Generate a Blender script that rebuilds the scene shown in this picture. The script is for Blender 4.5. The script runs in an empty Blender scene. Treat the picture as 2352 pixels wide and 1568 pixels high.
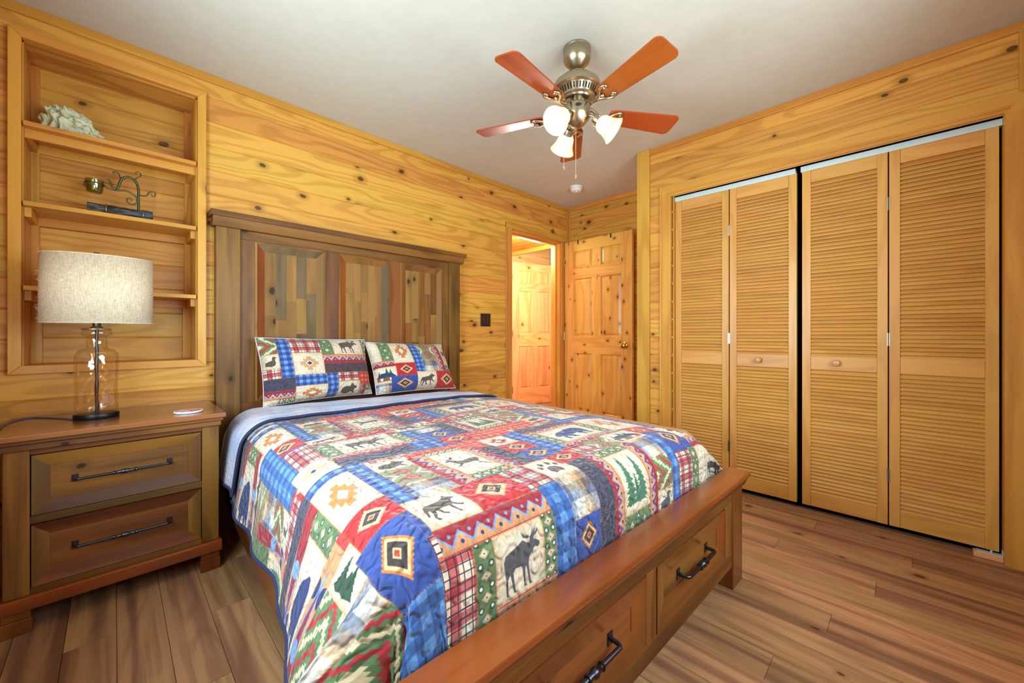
import bpy, math, random
import numpy as np
from mathutils import Vector, Matrix

S = bpy.context.scene
COL = S.collection
rnd = random.Random(7)
R = math.radians

# ------------------------------------------------------------------ camera, world, light, exposure
YAW = R(44.78)
cam = bpy.data.cameras.new('camera')
cam.sensor_width = 36.0
cam.lens = 906.0 / 2352.0 * 36.0
cam.shift_y = -(784 - 766.5) / 2352.0
cam.clip_start = 0.02
cam_o = bpy.data.objects.new('camera', cam)
COL.objects.link(cam_o)
cam_o.location = (0, 0, 1.05)
cam_o.rotation_euler = (R(90), 0, YAW - R(90))
S.camera = cam_o

S.view_settings.view_transform = 'Standard'
S.view_settings.look = 'None'
S.view_settings.gamma = 1.0
S.view_settings.use_curve_mapping = False
S.view_settings.exposure = 0.04
S.cycles.use_denoising = True
S.cycles.max_bounces = 10
S.cycles.diffuse_bounces = 6
S.cycles.transparent_max_bounces = 12
S.cycles.sample_clamp_indirect = 6.0
S.cycles.caustics_reflective = False
S.cycles.caustics_refractive = False

W = bpy.data.worlds.new('world')
S.world = W
W.use_nodes = True
W.node_tree.nodes['Background'].inputs[0].default_value = (0.75, 0.88, 1.0, 1)
W.node_tree.nodes['Background'].inputs[1].default_value = 1.2

def area(name, loc, rot, sx, sy, power, col):
    l = bpy.data.lights.new(name, 'AREA')
    l.shape = 'RECTANGLE'; l.size = sx; l.size_y = sy
    l.energy = power; l.color = col
    o = bpy.data.objects.new(name, l); COL.objects.link(o)
    o.location = loc; o.rotation_euler = rot
    return o

# daylight just outside the two windows
area('daylight_side', (-0.52, 1.15, 1.40), (0, R(-107), 0), 1.15, 1.30, 135, (0.68, 0.87, 1.0))
area('daylight_rear', (1.25, -0.52, 1.40), (R(95), 0, 0), 1.50, 1.15, 95, (0.74, 0.89, 1.0))

# ------------------------------------------------------------------ helpers
def new_obj(name, me, mat=None, parent=None, loc=(0, 0, 0), rot=(0, 0, 0), kind=None):
    o = bpy.data.objects.new(name, me)
    COL.objects.link(o)
    if mat is not None and me is not None and len(me.materials) == 0:
        me.materials.append(mat)
    o.location = loc; o.rotation_euler = rot
    if parent is not None: o.parent = parent
    if kind: o['kind'] = kind
    return o

def tag(o, label=None, cat=None, group=None, kind=None):
    if label: o['label'] = label
    if cat: o['category'] = cat
    if group: o['group'] = group
    if kind: o['kind'] = kind
    return o

ROOT = {}
def thing(name, label, cat, loc=(0, 0, 0), group=None):
    o = bpy.data.objects.new(name, None); COL.objects.link(o)
    o.empty_display_size = 0.05
    o.location = loc
    tag(o, label, cat, group)
    ROOT[o] = Vector(loc)
    return o

def root_of(o):
    while o.parent is not None: o = o.parent
    return o

class MB:
    """collects vertices and faces (world coordinates) for one mesh"""
    def __init__(s, T=None): s.v = []; s.f = []; s.T = T
    def add(s, vs, fs):
        b = len(s.v)
        s.v += [tuple(v) for v in vs]
        s.f += [tuple(b + i for i in f) for f in fs]
        return s
    def box(s, x0, x1, y0, y1, z0, z1):
        vs = [(x0, y0, z0), (x1, y0, z0), (x1, y1, z0), (x0, y1, z0), (x0, y0, z1), (x1, y0, z1), (x1, y1, z1), (x0, y1, z1)]
        return s.add(vs, [(0, 3, 2, 1), (4, 5, 6, 7), (0, 1, 5, 4), (1, 2, 6, 5), (2, 3, 7, 6), (3, 0, 4, 7)])
    def prism(s, poly, axis, a, b):
        """poly: list of 2D points in the other two axes (cyclic order x,y,z), extruded along axis"""
        n = len(poly)
        def P(t, u):
            if axis == 'x': return (t, u[0], u[1])
            if axis == 'y': return (u[0], t, u[1])
            return (u[0], u[1], t)
        vs = [P(a, u) for u in poly] + [P(b, u) for u in poly]
        fs = [tuple(range(n)), tuple(range(2 * n - 1, n - 1, -1))]
        fs += [(i, (i + 1) % n, n + (i + 1) % n, n + i) for i in range(n)]
        return s.add(vs, fs)
    def hexa(s, vs):
        return s.add(vs, [(0, 3, 2, 1), (4, 5, 6, 7), (0, 1, 5, 4), (1, 2, 6, 5), (2, 3, 7, 6), (3, 0, 4, 7)])
    def lathe(s, prof, c=(0, 0, 0), n=32, sx=1.0, sy=1.0, M=None, cap=True):
        vs = []
        for r, z in prof:
            for k in range(n):
                a = 2 * math.pi * k / n
                p = Vector((r * math.cos(a) * sx, r * math.sin(a) * sy, z))
                if M is not None: p = M @ p
                vs.append((p[0] + c[0], p[1] + c[1], p[2] + c[2]))
        fs = []
        for i in range(len(prof) - 1):
            for k in range(n):
                k2 = (k + 1) % n
                fs.append((i * n + k, i * n + k2, (i + 1) * n + k2, (i + 1) * n + k))
        if cap:
            fs.append(tuple(reversed(range(n))))
            fs.append(tuple((len(prof) - 1) * n + k for k in range(n)))
        return s.add(vs, fs)
    def tube(s, pts, r, n=10, cap=True):
        pts = [Vector(p) for p in pts]
        m = len(pts)
        rr = r if isinstance(r, (list, tuple)) else [r] * m
        up = None; vs = []
        for i, p in enumerate(pts):
            t = (pts[min(i + 1, m - 1)] - pts[max(i - 1, 0)]).normalized()
            if up is None:
                up = Vector((0, 0, 1)) if abs(t.z) < 0.9 else Vector((1, 0, 0))
            a = (up - t * up.dot(t)).normalized(); up = a
            b = t.cross(a)
            for k in range(n):
                w = 2 * math.pi * k / n
                q = p + (a * math.cos(w) + b * math.sin(w)) * rr[i]
                vs.append(tuple(q))
        fs = []
        for i in range(m - 1):
            for k in range(n):
                k2 = (k + 1) % n
                fs.append((i * n + k, i * n + k2, (i + 1) * n + k2, (i + 1) * n + k))
        if cap:
            fs.append(tuple(reversed(range(n)))); fs.append(tuple((m - 1) * n + k for k in range(n)))
        return s.add(vs, fs)
    def mesh(s, name, off=(0, 0, 0)):
        me = bpy.data.meshes.new(name)
        vs = [s.T(v) for v in s.v] if s.T else s.v
        vs = [(v[0] - off[0], v[1] - off[1], v[2] - off[2]) for v in vs]
        me.from_pydata(vs, [], s.f); me.update()
        return me
    def obj(s, name, mat, parent=None, bevel=0.0, smooth=None, kind=None, seg=2):
        off = (0, 0, 0)
        if parent is not None: off = root_of(parent).location
        me = s.mesh(name, off)
        o = new_obj(name, me, mat, parent, kind=kind)
        fix_normals(me)
        if smooth is not None:
            for p in me.polygons: p.use_smooth = True
            try: me.set_sharp_from_angle(angle=R(smooth))
            except Exception: pass
        if bevel > 0:
            m = o.modifiers.new('bevel', 'BEVEL'); m.width = bevel; m.segments = seg; m.limit_method = 'ANGLE'; m.angle_limit = R(40)
        return o

import bmesh
def fix_normals(me):
    bm = bmesh.new(); bm.from_mesh(me)
    bmesh.ops.recalc_face_normals(bm, faces=bm.faces)
    bm.to_mesh(me); bm.free(); me.update()

def spline(pts, n=8):
    """Catmull-Rom through points"""
    P = [Vector(p) for p in pts]
    P = [P[0] * 2 - P[1]] + P + [P[-1] * 2 - P[-2]]
    out = []
    for i in range(1, len(P) - 2):
        a, b, c, d = P[i - 1], P[i], P[i + 1], P[i + 2]
        for k in range(n):
            t = k / n
            out.append(0.5 * ((2 * b) + (c - a) * t + (2 * a - 5 * b + 4 * c - d) * t * t + (3 * b - 3 * c + d - a) * t ** 3))
    out.append(P[-2])
    return out

# ------------------------------------------------------------------ materials
def lin(c):
    return tuple(((x / 255.0) / 12.92 if x / 255.0 <= 0.04045 else ((x / 255.0 + 0.055) / 1.055) ** 2.4) for x in c) + (1.0,)

class NT:
    def __init__(s, name):
        s.m = bpy.data.materials.new(name); s.m.use_nodes = True
        s.t = s.m.node_tree; s.n = s.t.nodes; s.l = s.t.links
        s.b = s.n['Principled BSDF']; s.out = s.n['Material Output']
    def node(s, typ, **kw):
        n = s.n.new(typ)
        for k, v in kw.items(): setattr(n, k, v)
        return n
    def link(s, a, b): s.l.new(a, b)
    def val(s, sock, v):
        if isinstance(v, (int, float, tuple, list)): sock.default_value = v
        else: s.l.new(v, sock)
    def math(s, op, a, b=None, c=None, clamp=False):
        n = s.node('ShaderNodeMath', operation=op); n.use_clamp = clamp
        s.val(n.inputs[0], a)
        if b is not None: s.val(n.inputs[1], b)
        if c is not None: s.val(n.inputs[2], c)
        return n.outputs[0]
    def vmath(s, op, a, b=None):
        n = s.node('ShaderNodeVectorMath', operation=op)
        s.val(n.inputs[0], a)
        if b is not None: s.val(n.inputs[1], b)
        return n.outputs[0]
    def mix(s, f, a, b, blend='MIX'):
        n = s.node('ShaderNodeMix', data_type='RGBA', blend_type=blend)
        s.val(n.inputs[0], f); s.val(n.inputs[6], a); s.val(n.inputs[7], b)
        return n.outputs[2]
    def noise(s, vec, scale, detail=2.0, rough=0.5, dist=0.0, out=0):
        n = s.node('ShaderNodeTexNoise')
        s.val(n.inputs['Vector'], vec); n.inputs['Scale'].default_value = scale
        n.inputs['Detail'].default_value = detail; n.inputs['Roughness'].default_value = rough
        n.inputs['Distortion'].default_value = dist
        return n.outputs[out]
    def ramp(s, f, a, b):
        n = s.node('ShaderNodeMapRange'); n.interpolation_type = 'SMOOTHSTEP'
        s.val(n.inputs[0], f); n.inputs[1].default_value = a; n.inputs[2].default_value = b
        n.inputs[3].default_value = 0; n.inputs[4].default_value = 1
        return n.outputs[0]
    def bump(s, h, strength=0.3, dist=0.01):
        n = s.node('ShaderNodeBump'); n.inputs['Strength'].default_value = strength
        n.inputs['Distance'].default_value = dist
        s.link(h, n.inputs['Height']); s.link(n.outputs[0], s.b.inputs['Normal'])
    def set(s, **kw):
        for k, v in kw.items(): s.val(s.b.inputs[k.replace('_', ' ')], v)
        return s

def wood(name, axis, light, dark, knot=None, rings=9.0, ring_amt=0.55, fine=0.25, rough=0.42, coat=0.15,
         vary=0.12, knot_density=0.35, knot_cell=4.2, patch=None, patch_scale=1.0, patch_st=(1.2, 7.0), streak=0.0, huevar=0.012, thick=None):
    t = NT(name)
    tc = t.node('ShaderNodeTexCoord'); oi = t.node('ShaderNodeObjectInfo')
    sp = t.node('ShaderNodeSeparateXYZ'); t.link(tc.outputs['Object'], sp.inputs[0])
    cb = t.node('ShaderNodeCombineXYZ')
    order = {'X': (0, 1, 2), 'Y': (1, 0, 2), 'Z': (2, 0, 1)}[axis]
    for i, j in enumerate(order): t.link(sp.outputs[j], cb.inputs[i])
    off = t.node('ShaderNodeCombineXYZ')
    for i, k in enumerate((37.0, 91.0, 53.0)): t.link(t.math('MULTIPLY', oi.outputs['Random'], k), off.inputs[i])
    P = t.vmath('ADD', cb.outputs[0], off.outputs[0])
    # cathedral growth rings as contours of a stretched noise
    pl = t.vmath('MULTIPLY', P, (0.9, 9.0, 9.0))
    warp = t.noise(P, 2.2, 2, 0.5, out=1)
    pl2 = t.vmath('ADD', pl, t.vmath('MULTIPLY', warp, (0.5, 0.5, 0.5)))
    n1 = t.noise(pl2, 0.8, 1.5, 0.45)
    s1 = t.math('SINE', t.math('MULTIPLY', n1, rings * 6.283))
    ringm = t.ramp(s1, -0.2, 1.0)
    fineN = t.noise(t.vmath('MULTIPLY', P, (5.0, 170.0, 170.0)), 1.0, 2, 0.6)
    f = t.math('ADD', t.math('MULTIPLY', ringm, ring_amt), t.math('MULTIPLY', t.math('SUBTRACT', fineN, 0.5), fine * 2), clamp=True)
    col = t.mix(f, lin(light), lin(dark))
    if patch is not None:
        pn = t.noise(t.vmath('MULTIPLY', P, (patch_st[0], patch_st[1], patch_st[1])), patch_scale, 2, 0.5)
        col = t.mix(t.math('MULTIPLY', t.ramp(pn, 0.45, 0.68), 0.75), col, lin(patch))
    if streak > 0:
        sn = t.noise(t.vmath('MULTIPLY', P, (1.3, 26.0, 26.0)), 1.0, 3, 0.6)
        col = t.mix(t.math('MULTIPLY', t.ramp(sn, 0.55, 0.72), streak), col, lin(tuple(c * 0.42 for c in dark)))
    h = fineN
    if knot is not None:
        kv = t.node('ShaderNodeTexVoronoi'); kv.inputs['Scale'].default_value = 1.0
        kt = thick if thick is not None else {'X': 1, 'Y': 1, 'Z': 2}[axis]
        ks = t.node('ShaderNodeSeparateXYZ'); t.link(P, ks.inputs[0]); kc = t.node('ShaderNodeCombineXYZ')
        t.link(t.math('MULTIPLY', ks.outputs[0], knot_cell * 0.8), kc.inputs[0]); t.link(t.math('MULTIPLY', ks.outputs[3 - kt], knot_cell * 1.15), kc.inputs[1])
        kp = kc.outputs[0]; kv.voronoi_dimensions = '2D'
        kp = t.vmath('ADD', kp, t.vmath('MULTIPLY', t.noise(P, 22.0, 1, 0.5, out=1), (0.05, 0.05, 0.05)))
        t.link(kp, kv.inputs['Vector'])
        sc = t.node('ShaderNodeSeparateColor'); t.link(kv.outputs['Color'], sc.inputs[0])
        on = t.math('LESS_THAN', sc.outputs[0], knot_density)
        rad = t.math('ADD', t.math('MULTIPLY', sc.outputs[1], 0.05), 0.035)
        d = t.math('DIVIDE', kv.outputs['Distance'], rad)
        halo = t.math('MULTIPLY', t.math('SUBTRACT', 1.0, t.ramp(d, 0.9, 3.2)), on)
        core = t.math('MULTIPLY', t.math('SUBTRACT', 1.0, t.ramp(d, 0.75, 1.1)), on)
        col = t.mix(t.math('MULTIPLY', halo, 0.38), col, lin(tuple(0.5 * (a + b) for a, b in zip(dark, knot))))
        col = t.mix(t.math('MULTIPLY', core, 0.85), col, lin(knot))
    hs = t.node('ShaderNodeHueSaturation')
    r2 = t.math('FRACT', t.math('MULTIPLY', oi.outputs['Random'], 17.31))
    t.link(t.math('ADD', t.math('MULTIPLY', t.math('SUBTRACT', r2, 0.5), huevar * 2), 0.5), hs.inputs['Hue'])
    r3 = t.math('FRACT', t.math('MULTIPLY', oi.outputs['Random'], 41.7))
    t.link(t.math('ADD', t.math('MULTIPLY', t.math('SUBTRACT', r3, 0.5), vary * 2), 1.0), hs.inputs['Value'])
    t.link(col, hs.inputs['Color'])
    t.link(hs.outputs[0], t.b.inputs['Base Color'])
    t.set(Roughness=rough, Coat_Weight=coat, Coat_Roughness=0.25, Specular_IOR_Level=0.28)
    t.bump(h, 0.08, 0.004)
    return t.m

PINE_L, PINE_D, KNOT = (206, 148, 64), (156, 88, 24), (62, 32, 12)
PINE = {a: wood('pine_' + a.lower(), a, PINE_L, PINE_D, KNOT, rings=5.0, vary=0.10, knot_density=0.42) for a in 'XYZ'}
PLANK = wood('pine_plank', 'X', (208, 150, 66), (142, 80, 22), KNOT, streak=0.10, rings=9.0, ring_amt=0.32, vary=0.12, knot_density=0.62, rough=0.45, coat=0.1, huevar=0.012)
HALLPINE = {a: wood('hall_pine_' + a.lower(), a, (232, 186, 122), (206, 146, 82), (120, 62, 24), rings=4.0, vary=0.06, knot_density=0.4) for a in 'XYZ'}
CLEAR = {a: wood('trim_pine_' + a.lower(), a, (206, 148, 62), (170, 98, 28), None, rings=2.6, ring_amt=0.4, vary=0.06) for a in 'XYZ'}
LOUV = {a: wood('louver_pine_' + a.lower(), a, (206, 150, 74), (164, 94, 32), None, rings=6.0, ring_amt=0.25, fine=0.25, vary=0.05, rough=0.4, coat=0.2, huevar=0.004) for a in 'XYZ'}
DOORP = {k: wood('door_pine_' + k.lower(), a, (216, 164, 78), (182, 114, 36), (92, 38, 8), rings=5.0, ring_amt=0.35, vary=0.06, knot_density=0.75, knot_cell=6.0, rough=0.35, coat=0.3, huevar=0.006, thick=1) for k, a in (('X', 'Y'), ('Z', 'Z'))}
BEDW = {a: wood('stained_wood_' + a.lower(), a, (128, 80, 34), (78, 42, 15), (28, 14, 6), rings=3.5, ring_amt=0.5, fine=0.3, vary=0.20, knot_density=0.18,
                rough=0.5, coat=0.06, patch=(76, 42, 22), streak=0.3, huevar=0.02) for a in 'XYZ'}
BEDTOP = {a: wood('footboard_top_wood_' + a.lower(), a, (136, 74, 26), (84, 42, 10), None, rings=2.5, ring_amt=0.5, vary=0.04, rough=0.22, coat=0.5, patch=(96, 52, 24), streak=0.15) for a in 'XYZ'}
FLOORW = wood('floor_plank_vinyl', 'X', (180, 136, 96), (130, 90, 60), (60, 36, 26), rings=8.0, ring_amt=0.35, thick=2, fine=0.42, vary=0.16, knot_density=0.16, knot_cell=5.0,
              rough=0.36, coat=0.1, patch=(106, 70, 58), patch_scale=1.0, patch_st=(0.5, 15.0), streak=0.38, huevar=0.008)
BLADE = wood('cherry_blade', 'X', (158, 68, 24), (116, 42, 12), None, rings=3.0, ring_amt=0.45, vary=0.03, rough=0.42, coat=0.12, streak=0.15)

def plain(name, c, rough=0.5, metal=0.0, coat=0.0, bumpn=None, **kw):
    t = NT(name)
    tc = t.node('ShaderNodeTexCoord')
    n = t.noise(tc.outputs['Object'], 14.0, 3, 0.6)
    col = t.mix(t.math('MULTIPLY', n, 0.35), lin(c), lin(tuple(x * 0.82 for x in c)))
    t.link(col, t.b.inputs['Base Color'])
    t.set(Roughness=rough, Metallic=metal, Coat_Weight=coat, **kw)
    if bumpn: t.bump(t.noise(tc.outputs['Object'], bumpn[0], 3, 0.6), bumpn[1], 0.003)
    return t.m

CEIL = plain('ceiling_paint', (200, 195, 180), 0.85, bumpn=(220, 0.08))
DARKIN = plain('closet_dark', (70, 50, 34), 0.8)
PLASTER = plain('wall_paint', (200, 180, 150), 0.8)
NICKEL = plain('brushed_nickel', (176, 162, 136), 0.32, metal=1.0)
BRASS = plain('brass', (214, 172, 84), 0.2, metal=1.0)
IRON = plain('dark_iron', (74, 76, 88), 0.28, metal=0.95)
BRONZE = plain('green_bronze', (92, 98, 74), 0.35, metal=0.8)
BLACKM = plain('black_metal', (26, 28, 34), 0.35, metal=0.6)
WHITEP = plain('white_plastic', (232, 232, 226), 0.4)
TRACK = plain('white_track_metal', (205, 218, 214), 0.4, metal=0.2)
DARKPLATE = plain('dark_brown_plate', (44, 22, 20), 0.35)
CREAMCH = plain('chain_metal', (222, 208, 172), 0.35, metal=0.6)
TAN = plain('tan_sheet', (172, 124, 82), 0.9, bumpn=(90, 0.2))
SHADOWGAP = plain('shadow_gap', (18, 12, 8), 0.9)
VINYLB = plain('floor_backing', (60, 42, 30), 0.8)
CORD = plain('blue_grey_cord', (78, 84, 110), 0.5)
KNOBW = plain('wooden_knob', (200, 142, 92), 0.35, coat=0.3)
BINDING = plain('navy_binding', (34, 44, 84), 0.85)

def burlap():
    t = NT('linen_shade')
    tc = t.node('ShaderNodeTexCoord')
    a = t.noise(t.vmath('MULTIPLY', tc.outputs['Object'], (60, 60, 900)), 1.0, 2, 0.6)
    b = t.noise(t.vmath('MULTIPLY', tc.outputs['Object'], (700, 700, 40)), 1.0, 2, 0.6)
    w = t.math('MULTIPLY', t.math('ADD', a, b), 0.5)
    col = t.mix(t.ramp(w, 0.36, 0.62), lin((206, 184, 146)), lin((244, 232, 208)))
    t.link(col, t.b.inputs['Base Color'])
    t.set(Roughness=0.9)
    tr = t.node('ShaderNodeBsdfTranslucent'); t.link(col, tr.inputs[0])
    mx = t.node('ShaderNodeMixShader'); mx.inputs[0].default_value = 0.25
    t.link(t.b.outputs[0], mx.inputs[1]); t.link(tr.outputs[0], mx.inputs[2]); t.link(mx.outputs[0], t.out.inputs[0])
    t.bump(w, 0.35, 0.002)
    return t.m
LINEN = burlap()

def thin_glass(name, tint, wav=0.0, gloss=0.05):
    t = NT(name)
    tr = t.node('ShaderNodeBsdfTransparent'); tr.inputs[0].default_value = tint
    gl = t.node('ShaderNodeBsdfGlossy'); gl.inputs['Roughness'].default_value = gloss
    lw = t.node('ShaderNodeLayerWeight'); lw.inputs[0].default_value = 0.5
    fr = t.math('ADD', t.math('MULTIPLY', t.math('POWER', lw.outputs['Facing'], 4.0), 0.6), 0.14)
    mx = t.node('ShaderNodeMixShader')
    t.link(fr, mx.inputs[0]); t.link(tr.outputs[0], mx.inputs[1]); t.link(gl.outputs[0], mx.inputs[2])
    t.link(mx.outputs[0], t.out.inputs[0])
    if wav:
        tc = t.node('ShaderNodeTexCoord')
        n = t.noise(t.vmath('MULTIPLY', tc.outputs['Object'], (1, 1, 0.7)), 34.0, 1, 0.4)
        b = t.node('ShaderNodeBump'); b.inputs['Strength'].default_value = wav; b.inputs['Distance'].default_value = 0.01
        t.link(n, b.inputs['Height']); t.link(b.outputs[0], gl.inputs['Normal']); t.link(b.outputs[0], lw.inputs['Normal'])
    return t.m
AMBER = thin_glass('amber_wavy_glass', (0.97, 0.91, 0.82, 1), 0.35, 0.02)
GREENG = thin_glass('green_glass', (0.62, 0.70, 0.30, 1), 0.8, 0.08)
PANE = thin_glass('window_glass', (0.97, 0.99, 0.98, 1), 0.0, 0.0)

def frosted():
    t = NT('frosted_glass')
    tc = t.node('ShaderNodeTexCoord')
    n = t.noise(tc.outputs['Object'], 18.0, 3, 0.6)
    col = t.mix(n, lin((255, 248, 230)), lin((238, 224, 196)))
    t.link(col, t.b.inputs['Base Color']); t.set(Roughness=0.35)
    tr = t.node('ShaderNodeBsdfTranslucent'); t.link(col, tr.inputs[0])
    mx = t.node('ShaderNodeMixShader'); mx.inputs[0].default_value = 0.55
    t.link(t.b.outputs[0], mx.inputs[1]); t.link(tr.outputs[0], mx.inputs[2]); t.link(mx.outputs[0], t.out.inputs[0])
    return t.m
FROST = frosted()

def emit(name, c, s):
    t = NT(name); t.set(Emission_Color=lin(c), Emission_Strength=s)
    return t.m
BULB = emit('lit_bulb', (255, 222, 170), 140.0)

# ------------------------------------------------------------------ planks
_pl = {}
def plank_mesh(L, H, t, c):
    k = (round(L, 3), round(H, 3), t, c)
    if k not in _pl:
        m = MB(); poly = [(0, c), (c, 0), (t, 0), (t, H), (c, H), (0, H - c)]
        m.prism(poly, 'x', 0, L)
        me = m.mesh('plank'); fix_normals(me); _pl[k] = me
    return _pl[k]

def plank(parent, loc, L, H, rotz=0.0, mat=None, t=0.018, c=0.005, rotx=0.0, name='plank'):
    me = plank_mesh(L, H, t, c)
    if mat is not None and len(me.materials) == 0: me.materials.append(None)
    pl = root_of(parent).location
    o = new_obj(name, me, None, parent, (loc[0] - pl[0], loc[1] - pl[1], loc[2] - pl[2]), (rotx, 0, rotz))
    if mat is not None:
        o.material_slots[0].link = 'OBJECT'; o.material_slots[0].material = mat
    return o

def sub_rects(r, holes):
    """rect (x0,x1,z0,z1) minus holes"""
    out = [r]
    for h in holes:
        nxt = []
        for (x0, x1, z0, z1) in out:
            if h[0] >= x1 or h[1] <= x0 or h[2] >= z1 or h[3] <= z0:
                nxt.append((x0, x1, z0, z1)); continue
            if h[0] > x0: nxt.append((x0, h[0], z0, z1))
            if h[1] < x1: nxt.append((h[1], x1, z0, z1))
            a, b = max(x0, h[0]), min(x1, h[1])
            if h[2] > z0: nxt.append((a, b, z0, h[2]))
            if h[3] < z1: nxt.append((a, b, h[3], z1))
        out = nxt
    return [r for r in out if r[1] - r[0] > 0.004 and r[3] - r[2] > 0.006]

ZC = 2.44
ROWS = []
z = 2.3255
while z > 0: ROWS.append((max(z - 0.13, 0.0), z)); z -= 0.13
ROWS = [(2.3255, ZC)] + ROWS
XW, XB, XC, YH, YS, YR = -0.385, 3.56, 2.855, 2.648, -0.388, 1.438   # side wall, back wall, closet wall, headboard wall, rear wall, closet return

BOOK = (-0.285, 0.315, 0.902, 2.300)      # recess in the headboard wall
DOOR = (2.655, 3.415, -0.01, 2.040)

# headboard wall
m = MB()
for r in sub_rects((XW - 0.1, XB + 0.1, 0, ZC), [BOOK, DOOR]): m.box(r[0], r[1], YH + 0.018, YH + 0.10, r[2], r[3])
wall_left = m.obj('wall_left', PLASTER, kind='structure')
for (z0, z1) in ROWS:
    for r in sub_rects((XW, XB, z0, z1), [BOOK, DOOR]):
        plank(wall_left, (r[0], YH, r[2]), r[1] - r[0], r[3] - r[2], 0, PLANK)
# back wall
m = MB().box(XB + 0.018, XB + 0.1, YR - 0.02, YH + 0.018, 0, ZC)
wall_back = m.obj('wall_back', PLASTER, kind='structure')
for (z0, z1) in ROWS: plank(wall_back, (XB, YH, z0), YH - YR, z1 - z0, R(-90), PLANK)
# closet wall with the wide opening
OPEN = (-0.330, 1.190, -0.01, 2.046)
m = MB()
for r in sub_rects((YS - 0.1, YR - 0.02, 0, ZC), [OPEN]): m.box(XC + 0.018, XC + 0.10, r[0], r[1], r[2], r[3])
m.box(XC + 0.018, XB + 0.018, YR - 0.10, YR - 0.02, 0, ZC)
wall_right = m.obj('wall_right', PLASTER, kind='structure')
for (z0, z1) in ROWS:
    for r in sub_rects((YS, YR - 0.012, z0, z1), [OPEN]):
        plank(wall_right, (XC, r[1], r[2]), r[1] - r[0], r[3] - r[2], R(-90), PLANK)
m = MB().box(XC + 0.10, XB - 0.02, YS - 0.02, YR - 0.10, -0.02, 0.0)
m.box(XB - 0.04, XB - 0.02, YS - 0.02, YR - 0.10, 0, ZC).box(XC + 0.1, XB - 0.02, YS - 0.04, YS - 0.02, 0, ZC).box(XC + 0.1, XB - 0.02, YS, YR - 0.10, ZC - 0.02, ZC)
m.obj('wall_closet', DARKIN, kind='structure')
# walls behind the viewpoint, each with a window
WIN1 = (0.60, 1.70, 0.78, 2.04)           # y range, z range in the side wall
WIN2 = (0.45, 2.05, 0.85, 1.98)           # x range, z range in the rear wall
m = MB()
for r in sub_rects((YS - 0.1, YH + 0.1, 0, ZC), [WIN1]): m.box(XW - 0.10, XW - 0.018, r[0], r[1], r[2], r[3])
wall_side = m.obj('wall_side', PLASTER, kind='structure')
for (z0, z1) in ROWS:
    for r in sub_rects((YS, YH, z0, z1), [WIN1]): plank(wall_side, (XW, r[0], r[2]), r[1] - r[0], r[3] - r[2], R(90), PLANK)
m = MB()
for r in sub_rects((XW, XC + 0.1, 0, ZC), [WIN2]): m.box(r[0], r[1], YS - 0.10, YS - 0.018, r[2], r[3])
wall_rear = m.obj('wall_rear', PLASTER, kind='structure')
for (z0, z1) in ROWS:
    for r in sub_rects((XW, XC, z0, z1), [WIN2]): plank(wall_rear, (r[1], YS, r[2]), r[1] - r[0], r[3] - r[2], R(180), PLANK)
def window(name, axis, w, at, sgn):
    a0, a1, z0, z1 = w; fr = 0.06
    root = None
    def bar(p0, p1, q0, q1):
        mm = MB()
        if axis == 'x': mm.box(min(at - 0.05 * sgn, at + 0.03 * sgn), max(at - 0.05 * sgn, at + 0.03 * sgn), p0, p1, q0, q1)
        else: mm.box(p0, p1, min(at - 0.05 * sgn, at + 0.03 * sgn), max(at - 0.05 * sgn, at + 0.03 * sgn), q0, q1)
        return mm
    root = bar(a0, a1, z0, z0 + fr).obj(name, CLEAR['X'], kind='structure')
    bar(a0, a1, z1 - fr, z1).obj('window_rail', CLEAR['X'], root)
    bar(a0, a0 + fr, z0 + fr, z1 - fr).obj('window_stile', CLEAR['Z'], root)
    bar(a1 - fr, a1, z0 + fr, z1 - fr).obj('window_stile', CLEAR['Z'], root)
    bar((a0 + a1) / 2 - 0.02, (a0 + a1) / 2 + 0.02, z0 + fr, z1 - fr).obj('mullion', CLEAR['Z'], root)
    mm = MB(); c = at - 0.01 * sgn
    if axis == 'x': mm.box(c - 0.002, c + 0.002, a0 + fr, a1 - fr, z0 + fr, z1 - fr)
    else: mm.box(a0 + fr, a1 - fr, c - 0.002, c + 0.002, z0 + fr, z1 - fr)
    mm.obj('window_pane', PANE, root)
window('window_1', 'x', WIN1, XW - 0.03, 1)
window('window_2', 'y', WIN2, YS - 0.03, 1)

# ceiling, crown strips
MB().box(XW - 0.1, XB + 0.1, YS - 0.1, YH + 0.1, ZC, ZC + 0.08).obj('ceiling', CEIL, kind='structure')
tn = [0]
def trim(mb, mat, bevel=0.002, **kw):
    tn[0] += 1
    return mb.obj('trim_%d' % tn[0], mat, bevel=bevel, kind='structure', **kw)
trim(MB().box(XW, XB, YH - 0.016, YH, 2.398, ZC), CLEAR['X'])
trim(MB().box(XB - 0.016, XB, YR, YH - 0.016, 2.398, ZC), CLEAR['Y'])
trim(MB().box(XC - 0.016, XC, YS, 1.358, 2.398, ZC), CLEAR['Y'])
trim(MB().box(XB - 0.036, XB - 0.016, YH - 0.016, YH, 2.10, 2.398), CLEAR['Z'])           # corner beads
trim(MB().box(XB - 0.016, XB, YH - 0.03, YH - 0.0161, 0.0, 2.398), CLEAR['Z'])
trim(MB().box(XC - 0.022, XC, 1.358, YR, 0.0, ZC - 0.001).box(XC - 0.022, XC + 0.06, YR, YR + 0.018, 0.0, ZC - 0.001), CLEAR['Z'], 0.003)  # closet corner board
trim(MB().box(XC - 0.02, XC, YS, YS + 0.022, 2.128, 2.398), CLEAR['Z'])

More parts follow.
